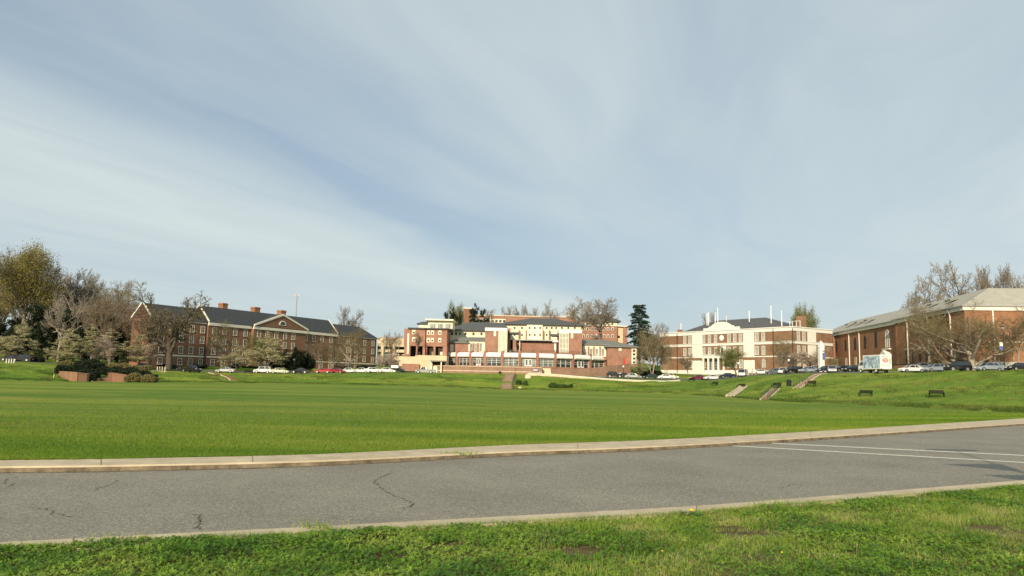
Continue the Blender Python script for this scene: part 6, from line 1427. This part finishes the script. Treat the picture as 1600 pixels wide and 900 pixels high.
# signboard at left of retaining wall
g = G(616.5, 214); t = empty('signboard', g, R(-8)); tag(t, 'grey signboard on two dark posts right of the white cars', 'sign'); MB().box(-1.0,-.85,-.07,.07,-.1,2.0).build('post', M['black'], t); MB().box(.35,.5,-.07,.07,-.1,2.0).build('post', M['black'], t); MB().box(-1.1,1.0,-.12,-.07,1.35,2.1).build('panel', M['globe'], t)
tree('ever_low', 617.5, 563, 222, 12, 'small dark shrub tree behind the signboard', None, 'evergreen_shrub')

# ------------------------------------------------------------------ roads along the top of the banks
def path(name, pts, w_, m_, label, lift=.05):
    fine = []
    for i in range(len(pts)-1):
        a, b = Vector((*pts[i],0)), Vector((*pts[i+1],0)); n = max(2,int((b-a).length/2.0))
        fine += [a.lerp(b,k/n) for k in range(n)]
    fine.append(Vector((*pts[-1],0))); vs = []; n = len(fine)
    for i, p in enumerate(fine):
        d = (fine[min(i+1,n-1)]-fine[max(i-1,0)]).normalized(); s_ = Vector((-d.y,d.x,0))
        for k in range(5):
            q = p + s_*w_*(k/4-.5); vs.append((q.x,q.y,ground(q.x,q.y)+lift))
    o = MB().add(vs,[(i*5+k,i*5+k+1,(i+1)*5+k+1,(i+1)*5+k) for i in range(n-1) for k in range(4)]).build(name, M[m_]); tag(o, label, kind='structure')
def xy(u, Y): return (tt(u,585)*Y, Y)
path('road', [xy(-100,182),xy(60,188),xy(150,193),xy(300,200),xy(420,206),xy(520,212),xy(620,215),xy(700,216)], 7, 'asphalt2', 'asphalt road with parked cars at the foot of the left brick building')
path('road', [xy(860,214),xy(930,222),xy(1000,224),xy(1100,217),xy(1180,204),xy(1240,186),xy(1300,172),xy(1370,154),xy(1440,146),xy(1500,138),xy(1600,132),xy(1750,126)], 9, 'asphalt2', 'asphalt road with parked cars along the right buildings')
path('path', [xy(930,228),xy(970,238),xy(1010,246)], 2.2, 'concrete', 'pale footpath rising beside the brick wing')
path('path', [xy(150,176),xy(225,180),xy(262,184)], 3.5, 'concrete', 'pale footpath behind the left hedges')

# ------------------------------------------------------------------ two people near the white van
def person(u, Y, yaw, shirt, trousers, label, arm=0):
    g = G(u, Y, 587); t = empty('person', (g.x,g.y,g.z+.03), R(yaw)); tag(t, label, 'person')
    me = bpy.data.meshes.new('body'); V_ = [(0,0,.95),(0,0,1.15),(0,0,1.38),(0,-.01,1.50),(0,-.03,1.62),(0,-.02,1.72),
        (-.18,0,1.42),(-.24,.02,1.15),(-.22,-.10+arm,.92+arm),(.18,0,1.42),(.25,.02,1.15),(.24,-.08,.90),(-.10,0,.90),(-.11,-.03,.50),(-.11,.02,.08),(-.11,-.12,.04),(.10,0,.90),(.12,.02,.50),(.13,.10,.08),(.13,-.04,.04)]
    E_ = [(0,1),(1,2),(2,3),(3,4),(4,5),(2,6),(6,7),(7,8),(2,9),(9,10),(10,11),(0,12),(12,13),(13,14),(14,15),(0,16),(16,17),(17,18),(18,19)]
    rr_ = [.15,.14,.16,.055,.10,.085,.06,.045,.035,.06,.045,.035,.09,.065,.045,.04,.09,.065,.045,.04]
    me.from_pydata(V_, E_, []); o = bpy.data.objects.new('tmp', me); C.objects.link(o); o.modifiers.new('s','SKIN'); 
    for i, r_ in enumerate(rr_): me.skin_vertices[0].data[i].radius = (r_, r_*.8)
    me.skin_vertices[0].data[0].use_root = True; sb = o.modifiers.new('b','SUBSURF'); sb.levels = 1
    dg = bpy.context.evaluated_depsgraph_get(); m2 = bpy.data.meshes.new_from_object(o.evaluated_get(dg)); bpy.data.objects.remove(o)
    m2.materials.clear(); m2.materials.append(M['skin']); m2.materials.append(shirt); m2.materials.append(trousers)
    for p in m2.polygons:
        z = p.center.z; x = abs(p.center.x); p.material_index = 1 if (.98 < z < 1.47 and not (x > .2 and z < 1.2)) else (2 if z <= .98 and x < .19 else 0); p.use_smooth = True
    link('body', m2, None, t); MB().lathe([(.10,1.66),(.112,1.72),(.10,1.80),(.05,1.835)],10,(0,.0)).build('hair', M['hair'], t, True)
M['skin'] = mat('skin', (.50,.30,.22), .6); M['hair'] = mat('hair', (.08,.05,.03), .7)
sh1 = mat('shirt_lilac', (.50,.42,.50), .8); sh2 = mat('shirt_white', (.72,.68,.66), .8); tr1 = mat('trousers_tan', (.45,.32,.26), .8); tr2 = mat('trousers_pale', (.55,.45,.42), .8)
person(1175.5, 196, 20, sh1, tr1, 'standing person in a lilac top, left of the pair by the white van'); person(1180.5, 195, -30, sh2, tr2, 'standing person in a white top, right of the pair by the white van', .05)

# ------------------------------------------------------------------ sign post just outside the frame whose shadow falls on the road
t = empty('sign_post', (8.2, 8.3, .05)); tag(t, 'tall sign post with panels standing on the verge right of the view', 'sign')
MB().tube((0,0,-.2),(0,0,5.45),.045,.04,8).build('post', M['grey'], t)
MB().box(-.68,.68,-.03,.03,5.34,5.52).build('top_bar', M['grey'], t)
MB().add([(-1.3,-.02,3.75),(.12,-.02,3.2),(.12,-.02,3.9),(-1.3,.02,3.75),(.12,.02,3.2),(.12,.02,3.9)],[(0,1,2),(5,4,3),(0,3,4,1),(1,4,5,2),(2,5,3,0)]).build('pennant', M['grey'], t)
MB().add([(-1.0,-.02,2.95),(-.1,-.02,2.3),(.7,-.02,2.3),(.7,-.02,2.98),(-1.0,.02,2.95),(-.1,.02,2.3),(.7,.02,2.3),(.7,.02,2.98)],[(0,1,2,3),(7,6,5,4),(0,4,5,1),(1,5,6,2),(2,6,7,3),(3,7,4,0)]).build('panel', M['grey'], t)
